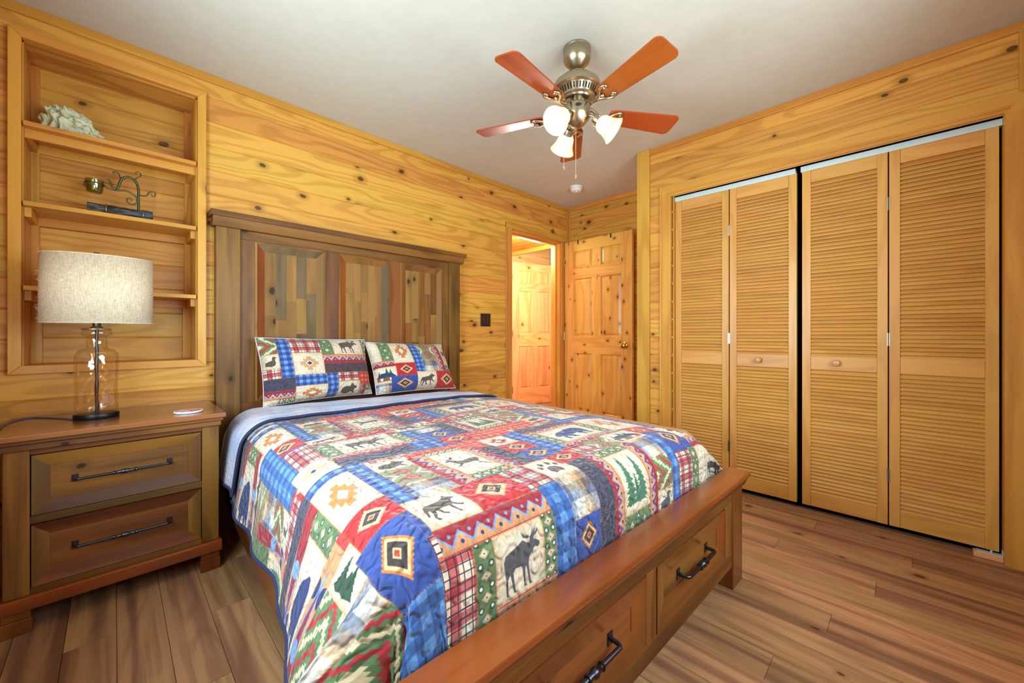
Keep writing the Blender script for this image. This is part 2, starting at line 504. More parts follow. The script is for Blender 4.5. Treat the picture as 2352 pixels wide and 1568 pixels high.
# ------------------------------------------------------------------ floor of planks running towards the headboard wall
fl = MB().box(XW - 0.1, 5.2, YS - 0.1, 5.0, -0.05, -0.006).obj('floor', VINYLB, kind='structure')
FW = 0.126; HALL_Y = 4.10
x = -0.12 - FW * 3; ci = 0
while x < 5.05:
    y = YS - 1.2 + ((ci * 0.37) % 1.22)
    hall = x > 2.2
    while y < (HALL_Y if hall else YH + 0.09):
        y0, y1 = max(y, YS if x < XB else YH + 0.1), min(y + 1.22, HALL_Y if hall else YH + 0.05)
        xa, xb = max(x, XW), min(x + FW, 5.05)
        if y1 - y0 > 0.01 and xb - xa > 0.01:
            me_l, me_w = y1 - y0 - 0.0012, xb - xa - 0.0012
            # local x along the plank; laid face up
            k = ('f', round(me_l, 3), round(me_w, 3))
            if k not in _pl:
                c = 0.0012
                poly = [(-me_w + c, 0), (0 - c, 0), (0, -c), (0, -0.006), (-me_w, -0.006), (-me_w, -c)]
                mm = MB().prism(poly, 'x', 0, me_l); me = mm.mesh('floor_plank'); fix_normals(me); me.materials.append(FLOORW); _pl[k] = me
            new_obj('floor_plank', _pl[k], None, fl, (xa, y0, 0.0), (0, 0, R(90)))
        y += 1.22
    x += FW; ci += 1

# ------------------------------------------------------------------ doorway, open door, hall
trim(MB().box(2.604, 2.653, YH - 0.019, YH, 0, 2.100).box(2.581, 2.604, YH - 0.013, YH, 0, 2.100), CLEAR['Z'], 0.004)
trim(MB().box(2.581, XB - 0.018, YH - 0.022, YH, 2.046, 2.104), CLEAR['X'], 0.004)
trim(MB().box(3.415, 3.50, YH - 0.010, YH, 0, 2.046), CLEAR['Z'], 0.004)
trim(MB().box(DOOR[1] - 0.012, DOOR[1], YH, YH + 0.12, 0, 2.04).box(DOOR[1] - 0.03, DOOR[1] - 0.012, YH + 0.045, YH + 0.085, 0, 2.025), CLEAR['Z'])
trim(MB().box(DOOR[0], DOOR[0] + 0.012, YH, YH + 0.12, 0, 2.04), CLEAR['Z'])
trim(MB().box(DOOR[0], DOOR[1], YH, YH + 0.12, 2.028, 2.04).box(DOOR[0] + 0.012, DOOR[1] - 0.03, YH + 0.045, YH + 0.085, 2.01, 2.028), CLEAR['X'])

def panel_door(name, w, h, loc, rotz, label, mats, knob=True, knob_mat=None, hinges=True, t=0.035, kind='structure'):
    """six-panel door; local x from hinge edge to free edge, face at y=0 (towards -y)"""
    M = Matrix.Translation(loc) @ Matrix.Rotation(rotz, 4, 'Z')
    T = lambda v: tuple(M @ Vector(v))
    root = thing(name, label, 'door', loc); root['kind'] = kind
    st, mul = 0.115 * w / 0.8, 0.108 * w / 0.8
    xs = [0, st, (w - mul) / 2, (w + mul) / 2, w - st, w]
    sc = h / 2.03
    zr = [(0, 0.235 * sc), (0.835 * sc, 1.02 * sc), (1.625 * sc, 1.74 * sc), (1.917 * sc, h)]
    def part(nm, x0, x1, z0, z1, mat, y0=0.0, y1=None):
        return MB(T).box(x0, x1, y0, t if y1 is None else y1, z0, z1).obj(nm, mat, root, bevel=0.002, seg=1)
    part('stile', 0, st, 0, h, mats['Z']); part('stile', w - st, w, 0, h, mats['Z'])
    for z0, z1 in zr: part('rail', st, w - st, z0, z1, mats['X'])
    for i in range(3):
        z0, z1 = zr[i][1], zr[i + 1][0]
        part('mullion', xs[2], xs[3], z0, z1, mats['Z'])
        for x0, x1 in ((xs[1], xs[2]), (xs[3], xs[4])):
            b = 0.030; g = 0.011
            mm = MB(T)
            o = [(x0, z0), (x1, z0), (x1, z1), (x0, z1)]
            q = [(x0 + 0.007, z0 + 0.007), (x1 - 0.007, z0 + 0.007), (x1 - 0.007, z1 - 0.007), (x0 + 0.007, z1 - 0.007)]
            n = [(x0 + b, z0 + b), (x1 - b, z0 + b), (x1 - b, z1 - b), (x0 + b, z1 - b)]
            vs = [(a, 0.001, c) for a, c in o] + [(a, g, c) for a, c in q] + [(a, 0.003, c) for a, c in n] + [(a, t - 0.003, c) for a, c in o]
            fs = [(8, 9, 10, 11), (12, 13, 14, 15)]
            for k in range(4):
                k2 = (k + 1) % 4
                fs += [(k, k2, 4 + k2, 4 + k), (4 + k, 4 + k2, 8 + k2, 8 + k), (k, k2, 12 + k2, 12 + k)]
            mm.add(vs, fs).obj('raised_panel', mats['Z'], root)
    if knob:
        km = knob_mat or BRASS
        zk, xk = 0.93 * sc, w - 0.07
        MK = M @ Matrix.Translation((xk, 0, zk)) @ Matrix.Rotation(R(90), 4, 'X')
        prof = [(0.029, 0), (0.031, 0.004), (0.024, 0.010), (0.013, 0.014), (0.011, 0.030), (0.016, 0.036), (0.026, 0.044), (0.0285, 0.054), (0.024, 0.064), (0.012, 0.069)]
        k = MB().lathe(prof, n=28, M=MK).obj('door_knob', km, root, smooth=40); k['label'] = 'round brass knob'
        MB(T).box(w - 0.001, w + 0.002, 0.006, t - 0.006, zk - 0.03, zk + 0.03).obj('latch_plate', km, root)
    if hinges:
        for zz in (0.22, 1.02, 1.82):
            MB(T).lathe([(0.006, -0.045), (0.006, 0.045)], c=(-0.004, -0.004, zz * sc), n=10).obj('hinge', NICKEL, root)
    return root, T
# bedroom door folded back along the back wall: hinge at the corner, free edge towards the closet
bd, TB = panel_door('door_1', 0.806, 2.035, (3.470, 2.630, 0.006), R(-91.2), 'open six-panel knotty pine door with brass knob, folded back towards the closet', DOORP)
for xx in (0.178, 0.575):
    h = MB(TB).box(xx - 0.006, xx + 0.006, -0.003, 0.038, 2.033, 2.037).box(xx - 0.006, xx + 0.006, -0.004, -0.001, 1.995, 2.037).obj('over_door_hook', IRON, bd)

# hall
HY = 4.10
wall_hall = MB().box(2.2, 5.1, HY + 0.018, HY + 0.1, 0, 3.0).obj('wall_hall', PLASTER, kind='structure')
zz = 0.0
while zz < 2.9:
    plank(wall_hall, (2.3, HY, zz), 2.7, 0.13, 0, HALLPINE['X']); zz += 0.13
MB().box(2.1, 2.2, YH + 0.1, HY + 0.1, 0, 3.0).box(5.1, 5.2, YH + 0.1, HY + 0.1, 0, 3.0).box(3.7, 5.2, YH + 0.02, YH + 0.1, 0, 3.0).box(2.1, 5.2, YH + 0.02, YH + 0.1, 2.44, 3.0).obj('wall_hall_side', PLASTER, kind='structure')
ch = MB().box(2.1, 4.13, YH + 0.1, HY, 2.27, 2.32).obj('ceiling_hall', PLASTER, kind='structure')
MB().box(4.13, 5.2, YH + 0.1, HY + 0.1, 2.95, 3.0).obj('ceiling_hall_upper', CEIL, kind='structure')
HC = wood('hall_ceiling_pine', 'X', (214, 118, 40), (184, 84, 20), (70, 30, 10), rings=4.0, vary=0.06)
xx = 2.3
while xx < 4.12:
    plank(ch, (xx + min(0.13, 4.13 - xx), HY, 2.252), HY - YH - 0.1, min(0.13, 4.13 - xx), R(-90), HC, rotx=R(90)); xx += 0.13
trim(MB().box(4.115, 4.15, YH + 0.1, HY, 2.20, 2.34), CLEAR['Y'])
panel_door('door_2', 0.76, 2.09, (4.075, 4.03, 0.006), R(-17), 'pale knotty six-panel door standing ajar beyond the doorway', HALLPINE, knob=False)
l = bpy.data.lights.new('hall_lamp', 'POINT'); l.energy = 120; l.color = (1.0, 0.95, 0.90); l.shadow_soft_size = 0.12
lo = bpy.data.objects.new('hall_lamp', l); COL.objects.link(lo); lo.location = (3.35, 3.05, 2.0)

# ------------------------------------------------------------------ closet: casing, track, four louvred bifold leaves
def casing(side, w):
    """stepped casing profile with mitred corners; side: +1 left jamb, -1 right jamb, 0 head"""
    mm = MB(); zi, yl, yr = 2.050, 1.200, -0.326
    wr = yr - YS
    for f0, f1, d in ((0, 0.22, 0.012), (0.22, 0.30, 0.017), (0.30, 0.72, 0.020), (0.72, 1.0, 0.014)):
        a, b = w * f0, w * f1
        if side == 1: mm.prism([(yl + a, 0), (yl + b, 0), (yl + b, zi + b), (yl + a, zi + a)], 'x', XC - d, XC)
        elif side == -1:
            b2 = min(b, wr - 0.0005)
            if b2 > a: mm.prism([(yr - a, 0), (yr - b2, 0), (yr - b2, zi + b2), (yr - a, zi + a)], 'x', XC - d, XC)
        else:
            e0, e1 = max(yr - a, YS + 0.0005), max(yr - b, YS + 0.0005)
            mm.prism([(e0, zi + a), (yl + a, zi + a), (yl + b, zi + b), (e1, zi + b)], 'x', XC - d, XC)
    return trim(mm, CLEAR['Z' if side else 'Y'], 0.0)
for sd in (1, -1, 0): casing(sd, 0.080)
trim(MB().box(XC, XC + 0.10, 1.186, 1.198, 0, 2.05).box(XC, XC + 0.1, -0.338, -0.326, 0, 2.05), CLEAR['Z'])
trim(MB().box(XC, XC + 0.10, -0.326, 1.186, 2.046, 2.058), CLEAR['Y'])

XD = 2.893
track = thing('door_track', 'long pale metal track along the head of the closet opening', 'track', (XD, 0.43, 2.04))
for a, b in ((-0.325, 0.436), (0.462, 1.186)):
    mm = MB().box(XD - 0.004, XD + 0.034, a, b, 2.040, 2.046).box(XD - 0.004, XD - 0.001, a, b, 2.014, 2.040).box(XD + 0.031, XD + 0.034, a, b, 2.014, 2.040)
    mm.obj('track_rail', TRACK, track)
    MB().box(XD + 0.004, XD + 0.026, b - 0.05, b - 0.03, 2.012, 2.038).obj('track_pivot', IRON, track)

def leaf(idx, y_hi, y_lo, label, slat_hue, knob_y=None):
    """bifold leaf; y_hi is the edge towards the headboard wall"""
    z0, z1 = 0.036, 2.022
    root = thing('door_%d' % idx, label, 'closet door', (XD, (y_hi + y_lo) / 2, z0)); root['kind'] = 'structure'
    ww = y_hi - y_lo; st = 0.030 + 0.012
    T = None
    def part(nm, a, b, c, d, mat, x0=XD, x1=XD + 0.028): return MB().box(x0, x1, a, b, c, d).obj(nm, mat, root, bevel=0.0015, seg=1)
    part('stile', y_hi - st, y_hi, z0, z1, LOUV['Z']); part('stile', y_lo, y_lo + st, z0, z1, LOUV['Z'])
    a, b = y_lo + st, y_hi - st
    part('rail', a, b, z0, 0.118, LOUV['Y'], XD + 0.003); part('rail', a, b, 0.840, 0.921, LOUV['Y'], XD + 0.003); part('rail', a, b, 1.943, z1, LOUV['Y'], XD + 0.003)
    # slats: one mesh shared by every slat of the leaf
    L = b - a
    mm = MB(); tl = R(52); hw, ht = 0.0172, 0.0035
    poly = []
    for u, v in ((-hw, -ht * 0.5), (-hw * 0.9, -ht), (hw * 0.9, -ht), (hw, -ht * 0.5), (hw, ht * 0.5), (hw * 0.9, ht), (-hw * 0.9, ht), (-hw, ht * 0.5)):
        # in the x-z plane, front edge (towards the room) low
        poly.append((u * math.cos(tl) - v * math.sin(tl), u * math.sin(tl) + v * math.cos(tl)))
    mm.prism(poly, 'y', -L / 2, L / 2)
    me = mm.mesh('slat'); fix_normals(me); me.materials.append(LOUV['Y'])
    for (s0, s1, n) in ((0.118, 0.840, 34), (0.921, 1.943, 48)):
        dz = (s1 - s0) / n
        for k in range(n):
            new_obj('slat', me, None, root, (0.0145, 0, s0 + dz * (k + 0.5) - z0), (R(rnd.uniform(-0.25, 0.25)), R(rnd.uniform(-2.5, 2.5)), 0))
    if knob_y is not None:
        MK = Matrix.Translation((XD, knob_y, 0.884)) @ Matrix.Rotation(R(-90), 4, 'Y')
        MB().lathe([(0.010, -0.004), (0.010, 0.010), (0.016, 0.016), (0.0185, 0.024), (0.016, 0.032), (0.006, 0.036)], n=24, M=MK).obj('knob', KNOBW, root, smooth=50)
    for zz in (0.30, 1.02, 1.74):
        yy = y_lo if idx in (3, 5) else y_hi
        MB().box(XD - 0.0025, XD + 0.004, yy - 0.004, yy + 0.004, zz - 0.035, zz + 0.035).obj('hinge', NICKEL, root)
    return root
leaf(3, 1.184, 0.830, 'louvred pine bifold leaf farthest left, beside the doorway end of the closet', 0)
leaf(4, 0.824, 0.456, 'louvred pine bifold leaf with a round knob, left of the dark centre gap', 0, 0.655)
leaf(5, 0.430, 0.059, 'louvred pine bifold leaf with a round knob, right of the dark centre gap', 0, 0.271)
leaf(6, 0.054, -0.316, 'widest looking louvred pine bifold leaf at the far right end of the closet', 0)
t = thing('pivot_block', 'small pale wooden block with steel pivot bracket under the right closet leaf', 'block', (2.885, -0.29, 0))
MB().box(2.868, 2.905, -0.3255, -0.236, 0.0, 0.024).obj('block', HALLPINE['Y'], t, bevel=0.001)
MB().box(2.872, 2.903, -0.3255, -0.246, 0.024, 0.027).box(2.872, 2.903, -0.3255, -0.3235, 0.024, 0.05).obj('bracket', TRACK, t)
MB().lathe([(0.004, 0.026), (0.004, 0.037)], c=(2.888, -0.292, 0), n=10).obj('pin', TRACK, t)

# ------------------------------------------------------------------ switch plate, smoke alarm
t = thing('switch_plate', 'dark brown double light switch plate on the pine wall beside the doorway', 'light switch', (2.33, YH, 1.17))
MB().box(2.271, 2.388, YH - 0.007, YH - 0.0005, 1.116, 1.231).obj('plate', DARKPLATE, t, bevel=0.003)
for xx in (2.306, 2.352):
    up = 1 if xx > 2.33 else -1
    MB().hexa([(xx - 0.004, YH - 0.007, 1.162), (xx + 0.004, YH - 0.007, 1.162), (xx + 0.004, YH - 0.007, 1.186), (xx - 0.004, YH - 0.007, 1.186),
               (xx - 0.003, YH - 0.017, 1.170 + up * 0.007), (xx + 0.003, YH - 0.017, 1.170 + up * 0.007), (xx + 0.003, YH - 0.017, 1.178 + up * 0.007), (xx - 0.003, YH - 0.017, 1.178 + up * 0.007)]).obj('toggle', BRONZE, t)
    for zz in (1.142, 1.206): MB().lathe([(0.003, 0), (0.002, 0.0015)], n=10, M=Matrix.Translation((xx, YH - 0.007, zz)) @ Matrix.Rotation(R(90), 4, 'X')).obj('screw', NICKEL, t)
t = thing('smoke_alarm', 'round white smoke alarm on the ceiling near the far corner', 'smoke alarm', (3.08, 2.20, ZC))
MB().lathe([(0.058, 0), (0.058, -0.016)], c=(3.08, 2.2, ZC), n=40).obj('base', WHITEP, t, smooth=30)
MB().lathe([(0.046, -0.015), (0.050, -0.020), (0.050, -0.034), (0.044, -0.042), (0.022, -0.046)], c=(3.08, 2.2, ZC), n=40).obj('cover', WHITEP, t, smooth=30)
MB().lathe([(0.012, -0.045), (0.011, -0.050)], c=(3.075, 2.19, ZC), n=20).obj('test_button', WHITEP, t)

# ------------------------------------------------------------------ shelf niche built into the headboard wall
bk = thing('built_in_shelf', 'built-in knotty pine wall niche with four shelves, left of the headboard', 'shelf', (0.015, YH, 0.88))
yf = YH - 0.032
x0, x1, zb, zt = -0.311, 0.342, 0.880, 2.328
w = 0.036
def mitre(pts): return MB().prism(pts, 'y', yf, YH).obj('casing', PINE_C['Z'] if pts[0][0] == pts[1][0] else PINE_C['X'], bk, bevel=0.002)
PINE_C = {a: wood('casing_pine_' + a.lower(), a, (210, 150, 62), (176, 102, 28), KNOT, rings=3.0, ring_amt=0.3, vary=0.05, huevar=0.006, knot_density=0.25) for a in 'XYZ'}
mitre([(x0, zb), (x0, zt), (x0 + w, zt - w), (x0 + w, zb + w)])
mitre([(x1, zb), (x1, zt), (x1 - w, zt - w), (x1 - w, zb + w)])
mitre([(x0, zb), (x1, zb), (x1 - w, zb + w), (x0 + w, zb + w)])
mitre([(x0, zt), (x1, zt), (x1 - w, zt - w), (x0 + w, zt - w)])
bx0, bx1, bz0, bz1, yb = BOOK[0], BOOK[1], BOOK[2], BOOK[3], 2.862
MB().box(bx0, bx0 + 0.014, YH, yb, bz0, bz1).obj('side_panel', PINE['Z'], bk)
MB().box(bx1 - 0.014, bx1, YH, yb, bz0, bz1).obj('side_panel', PINE['Z'], bk)
MB().box(bx0, bx1, YH, yb, bz1 - 0.014, bz1).obj('top_panel', PINE['X'], bk)
MB().box(bx0, bx1, YH, yb, bz0, bz0 + 0.012).obj('bottom_panel', PINE['X'], bk)
z = bz0
while z < bz1:
    h = min(0.13, bz1 - z)
    if h > 0.01: plank(bk, (bx0, yb, z), bx1 - bx0, h, 0, PLANK, name='back_plank')
    z += 0.13
levels = [(1.254, 0.018), (1.611, 0.023), (1.948, 0.036)]
edges = [bz0 + 0.012] + [l[0] for l in levels] + [bz1 - 0.014]
for i, (zl, th) in enumerate(levels):
    sh = MB().box(bx0 + 0.014, bx1 - 0.014, yf + 0.002, yb, zl - 0.020, zl)
    sh.obj('shelf', PINE_C['X'], bk, bevel=0.002)
    if th > 0.03: MB().box(bx0 + 0.02, bx1 - 0.02, YH + 0.012, YH + 0.03, zl - 0.058, zl - 0.020).obj('shelf_lip', PINE_C['X'], bk, bevel=0.002)
    for s in (0, 1):
        xa = bx0 + 0.014 if s == 0 else bx1 - 0.034
        MB().box(xa, xa + 0.020, YH + 0.01, yb, zl - 0.060, zl - 0.020).obj('cleat', PINE_C['Y'], bk, bevel=0.001)
    MB().box(bx0 + 0.034, bx1 - 0.034, yb - 0.016, yb, zl - 0.060, zl - 0.020).obj('cleat', PINE_C['X'], bk, bevel=0.001)
for i in range(4):
    za = edges[i]; zb2 = edges[i + 1] - (0.060 if i < 3 else 0)
    for s in (0, 1):
        wd = 0.034 if i < 1 else 0.026
        xa = bx0 + 0.014 if s == 0 else bx1 - 0.014 - wd
        MB().box(xa, xa + wd, yb - 0.018, yb, za, zb2).obj('corner_batten', PINE['Z'], bk, bevel=0.001)

# ------------------------------------------------------------------ drawer fronts and handles
def rect_ring(o, i, yo, yi):
    """outer rect o=(x0,x1,z0,z1) at yo, inner rect i at yi: four mitred prisms as vertex lists"""
    O = [(o[0], o[2]), (o[1], o[2]), (o[1], o[3]), (o[0], o[3])]
    I = [(i[0], i[2]), (i[1], i[2]), (i[1], i[3]), (i[0], i[3])]
    return [(O[k], O[(k + 1) % 4], I[(k + 1) % 4], I[k]) for k in range(4)]

def moulding(parent, T, o, i, yo, yi, yback, mats, name='moulding'):
    for k, q in enumerate(rect_ring(o, i, yo, yi)):
        ys = (yo, yo, yi, yi)
        vs = [(p[0], yback, p[1]) for p in q] + [(p[0], y, p[1]) for p, y in zip(q, ys)]
        MB(T).hexa(vs).obj(name, mats['X'] if k in (0, 2) else mats['Z'], parent)

def handle(parent, T, xc, zc, L, y, base=0.017, rise=0.032, r=0.0048):
    """bar pull with square back plates and a ring-turned middle, along local x; y is the face, towards -y is out"""
    m = MB(T)
    h = L / 2
    for s in (-1, 1):
        m.box(xc + s * h - base / 2, xc + s * h + base / 2, y - 0.003, y, zc - base * 0.75, zc + base * 0.75)
        pts = spline([(xc + s * h, y - 0.002, zc), (xc + s * h, y - rise * 0.6, zc), (xc + s * (h - 0.006), y - rise * 0.95, zc), (xc + s * (h - 0.02), y - rise, zc)], 5)
        m.tube(pts, r * 0.95, 12)
    prof = [(-h + 0.02, 1.0), (-h * 0.26, 1.12), (-h * 0.25, 1.7), (-h * 0.22, 1.8), (-h * 0.20, 1.2), (-h * 0.10, 1.2), (-h * 0.07, 1.7), (0, 2.0), (h * 0.07, 1.7), (h * 0.10, 1.2), (h * 0.20, 1.2), (h * 0.22, 1.8), (h * 0.25, 1.7), (h * 0.26, 1.12), (h - 0.02, 1.0)]
    m.tube([(xc + a, y - rise, zc) for a, b in prof], [r * b for a, b in prof], 14)
    o = m.obj('handle', IRON, parent, smooth=45)
    o['label'] = 'dark metal bar handle with turned rings'
    return o

# ------------------------------------------------------------------ nightstand
ns = thing('nightstand', 'brown stained wooden nightstand with two panelled drawers beside the bed', 'nightstand', (0.03, 2.40, 0))
N0, N1, NF, NB = -0.272, 0.332, 2.190, 2.60
MB().box(-0.292, 0.352, 2.150, 2.632, 0.679, 0.700).obj('top', wood('nightstand_top_wood', 'X', (142, 94, 52), (104, 64, 30), None, rings=2.5, rough=0.18, coat=0.5, vary=0.03, patch=(104, 62, 36)), ns, bevel=0.004)
mm = MB()
for (ya, yb2, xa, xb, zz0, zz1) in ((2.165, 2.625, -0.284, 0.344, 0.664, 0.679), (2.178, 2.615, -0.278, 0.338, 0.640, 0.664)): mm.box(xa, xb, ya, yb2, zz0, zz1)
mm.obj('top_moulding', BEDW['X'], ns, bevel=0.004)
for xa, xb in ((N0, -0.211), (0.271, N1)):
    MB().box(xa, xb, NF, NF + 0.05, 0.127, 0.640).obj('corner_post', BEDW['Z'], ns, bevel=0.004)
MB().box(N0, N0 + 0.02, NF + 0.05, NB, 0.127, 0.640).obj('side_panel', BEDW['Z'], ns)
MB().box(N1 - 0.02, N1, NF + 0.05, NB, 0.127, 0.640).obj('side_panel', BEDW['Z'], ns)
MB().box(N0, N1, NB, NB + 0.012, 0.1, 0.640).obj('back_panel', BEDW['X'], ns)
for za, zb2 in ((0.621, 0.640), (0.374, 0.402), (0.127, 0.149)):
    MB().box(-0.211, 0.271, NF + 0.004, NF + 0.03, za, zb2).obj('front_rail', BEDW['X'], ns, bevel=0.002)
MB().box(-0.211, 0.271, NF + 0.06, NF + 0.07, 0.13, 0.64).obj('gap_shade_sheet', SHADOWGAP, ns)  # near-black sheet stands in for the shade behind the drawer gaps
MB().box(-0.282, 0.342, 2.176, 2.60, 0.080, 0.127).obj('base_moulding', BEDTOP['X'], ns, bevel=0.004)
for za, zb2 in ((0.4055, 0.6175), (0.1525, 0.371)):
    d = MB().box(-0.2075, 0.2675, NF + 0.016, NF + 0.034, za, zb2).obj('drawer', BEDW['X'], ns)
    i = (-0.1655, 0.2255, za + 0.044, zb2 - 0.044)
    moulding(d, None, (-0.2075, 0.2675, za, zb2), i, NF + 0.001, NF + 0.0135, NF + 0.017, BEDW, 'drawer_moulding')
    handle(d, None, 0.03, (za + zb2) / 2, 0.268, NF + 0.0155)
for xa, xb in ((-0.278, -0.205), (0.264, 0.336)):
    for ya, yb2 in ((2.182, 2.25), (2.53, 2.598)):
        f = MB().box(xa, xb, ya, yb2, 0, 0.052); f.box(xa + 0.003, xb - 0.003, ya + 0.003, yb2 - 0.003, 0.052, 0.080)
        f.obj('foot', BEDTOP['Z'], ns, bevel=0.003)

# ------------------------------------------------------------------ lamp
LX, LY, LZ = -0.052, 2.385, 0.700
lamp = thing('table_lamp', 'oval table lamp with linen shade and clear amber glass body on the nightstand', 'lamp', (LX, LY, LZ))
MB().lathe([(0.066, 0), (0.068, 0.002), (0.068, 0.020), (0.066, 0.022)], c=(LX, LY, LZ), n=56, sy=0.72).obj('base', BLACKM, lamp, smooth=40)
m = MB()
prof = [(0.052, 0.022), (0.057, 0.028), (0.058, 0.06), (0.0565, 0.12), (0.058, 0.19), (0.0585, 0.24), (0.056, 0.268), (0.048, 0.282), (0.034, 0.289), (0.029, 0.296), (0.029, 0.330), (0.031, 0.338), (0.041, 0.345), (0.043, 0.352), (0.042, 0.362), (0.036, 0.366)]
m.lathe([(r * (1.12 if z < 0.285 else 1.05), z) for r, z in prof], c=(LX, LY, LZ), n=72, sy=0.74, cap=False)
for i, v in enumerate(m.v):
    a = math.atan2(v[1] - LY, v[0] - LX); k = 1 + 0.018 * math.sin(5 * a + v[2] * 38) * math.sin(v[2] * 31 + 1.0) if v[2] < LZ + 0.27 and v[2] > LZ + 0.04 else 1
    m.v[i] = (LX + (v[0] - LX) * k, LY + (v[1] - LY) * k, v[2])
gb = m.obj('glass_body', AMBER, lamp, smooth=60); gb['label'] = 'clear amber-tinted wavy glass body'
MB().lathe([(0.0425, 0.3665), (0.044, 0.368), (0.044, 0.371), (0.02, 0.374), (0.017, 0.380)], c=(LX, LY, LZ), n=40, sy=0.74).obj('cap', NICKEL, lamp, smooth=40)
MB().tube([(LX + 0.001 * math.sin(k * 1.7), LY, LZ + 0.02 + k * 0.0295) for k in range(13)], [0.0058 + 0.0010 * math.sin(k * 2.1) for k in range(13)], 12).obj('stem', IRON, lamp, smooth=60)
MB().lathe([(0.010, 0.378), (0.013, 0.384), (0.013, 0.42), (0.009, 0.425), (0.004, 0.43), (0.004, 0.672)], c=(LX, LY, LZ), n=18).obj('socket', BRONZE, lamp, smooth=40)
sx_, z0_, z1_ = 0.166, 0.395, 0.668
SXC = LX + 0.008
m = MB()
m.lathe([(sx_, z0_), (sx_ * 0.998, z1_)], c=(SXC, LY, LZ), n=96, sy=0.62, cap=False)
sh = m.obj('lamp_shade', LINEN, lamp, smooth=60); sh['label'] = 'oval natural linen drum shade with frayed edge'
md = sh.modifiers.new('solid', 'SOLIDIFY'); md.thickness = 0.002
for zz in (z0_, z1_):
    m = MB()
    pts = [(SXC + sx_ * math.cos(k * math.pi / 40), LY + sx_ * 0.62 * math.sin(k * math.pi / 40), LZ + zz) for k in range(81)]
    m.tube(pts, 0.0022, 6, cap=False); m.obj('shade_trim', LINEN, lamp, smooth=60)
m = MB()
for k in range(3):
    a = k * 2.094 + 0.4
    m.tube([(LX, LY, LZ + 0.655), (SXC + sx_ * 0.99 * math.cos(a), LY + sx_ * 0.61 * math.sin(a), LZ + 0.655)], 0.0018, 6)
m.obj('shade_spider', IRON, lamp)
MB().lathe([(0.004, 0.655), (0.010, 0.672), (0.0105, 0.684), (0.008, 0.688)], c=(LX, LY, LZ), n=20).obj('finial', IRON, lamp, smooth=40)
m = MB()
for k in range(40):
    a = math.pi + rnd.uniform(-0.4, 0.35); zz = rnd.uniform(z0_, z1_)
    p = Vector((SXC + sx_ * math.cos(a), LY + sx_ * 0.62 * math.sin(a), LZ + zz))
    d = Vector((-rnd.uniform(0.004, 0.012), rnd.uniform(-0.004, 0.004), rnd.uniform(-0.008, 0.006)))
    m.tube([p, p + d * 0.6 + Vector((0, 0, 0.002)), p + d], 0.0004, 4)
o = m.obj('frayed_thread', LINEN, lamp); o['kind'] = 'stuff'
pts = spline([(LX - 0.064, LY, 0.7035), (-0.15, 2.45, 0.7028), (-0.21, 2.535, 0.7028), (-0.255, 2.562, 0.7028), (-0.285, 2.50, 0.7030), (-0.296, 2.43, 0.7015), (-0.304, 2.40, 0.688), (-0.312, 2.38, 0.62), (-0.318, 2.37, 0.40), (-0.32, 2.36, 0.05)], 7)
MB().tube(pts, 0.0026, 8).obj('cord', CORD, lamp, smooth=60)

# coaster
CX, CY = 0.233, 2.268
ct = thing('coaster', 'round white coaster with a faded pink print on the nightstand', 'coaster', (CX, CY, 0.700))
MB().lathe([(0.050, 0.0), (0.050, 0.0015)], c=(CX, CY, 0.700), n=48).obj('cork_base', plain('coaster_cork', (70, 110, 150), 0.8), ct, smooth=30)
MB().lathe([(0.0505, 0.0015), (0.052, 0.003), (0.052, 0.007), (0.051, 0.0085)], c=(CX, CY, 0.700), n=48).obj('disc', plain('white_ceramic', (238, 240, 242), 0.3, coat=0.4), ct, smooth=30)
t = NT('coaster_print'); tc = t.node('ShaderNodeTexCoord')
n1 = t.noise(tc.outputs['Object'], 90.0, 3, 0.7); n2 = t.noise(tc.outputs['Object'], 46.0, 2, 0.5)
c1 = t.mix(t.ramp(n1, 0.42, 0.6), lin((226, 196, 206)), lin((176, 124, 156)))
t.link(t.mix(t.ramp(n2, 0.5, 0.62), c1, lin((200, 70, 88))), t.b.inputs['Base Color']); t.set(Roughness=0.35)
MB().lathe([(0.046, 0.0086), (0.046, 0.0090)], c=(CX, CY, 0.700), n=48).obj('printed_face', t.m, ct)

# ------------------------------------------------------------------ coral-like rock on the top shelf
from mathutils import noise as mnoise
rk = MB()
bmk = bmesh.new()
bmesh.ops.create_icosphere(bmk, subdivisions=6, radius=1.0)
RC = Vector((-0.128, 2.735, 1.948))
tri = []
for v in bmk.verts:
    d = v.co.normalized()
    # wedge silhouette: tall at the left, tapering to the right
    x = d.x
    hgt = 0.128 * (1.0 - 0.50 * max(0.0, x + 0.25)) if x > -0.25 else 0.128
    if x > 0.35: hgt *= max(0.12, 1 - (x - 0.35) * 1.15)
    lump = 0
    for sc, am in ((3.8, 0.30), (9.0, 0.12)):
        dist, _ = mnoise.voronoi(d * sc + Vector((3.1, 1.7, 0.4)))
        lump += am * (0.42 - 1.7 * min(dist[0], 0.72) ** 2)
    k = 1.0 + lump
    sx = math.copysign(abs(d.x) ** 0.75, d.x); sz = math.copysign(abs(d.z) ** (0.55 if d.x < 0 else 0.9), d.z)
    p = Vector((sx * 0.098 * k, d.y * 0.072 * k, sz * hgt * k * 0.92))
    p.z = max(p.z, -0.02) + 0.02
    v.co = RC + p
bmk.normal_update()
me = bpy.data.meshes.new('coral_rock'); bmk.to_mesh(me); bmk.free()
for p in me.polygons: p.use_smooth = True
zmin = min(v.co.z for v in me.vertices)
for v in me.vertices: v.co.z -= zmin - 1.948; v.co -= Vector((RC.x, RC.y, 1.948))
t = NT('pale_coral'); tc = t.node('ShaderNodeTexCoord'); gm = t.node('ShaderNodeNewGeometry')
n1 = t.noise(tc.outputs['Object'], 30.0, 3, 0.6)
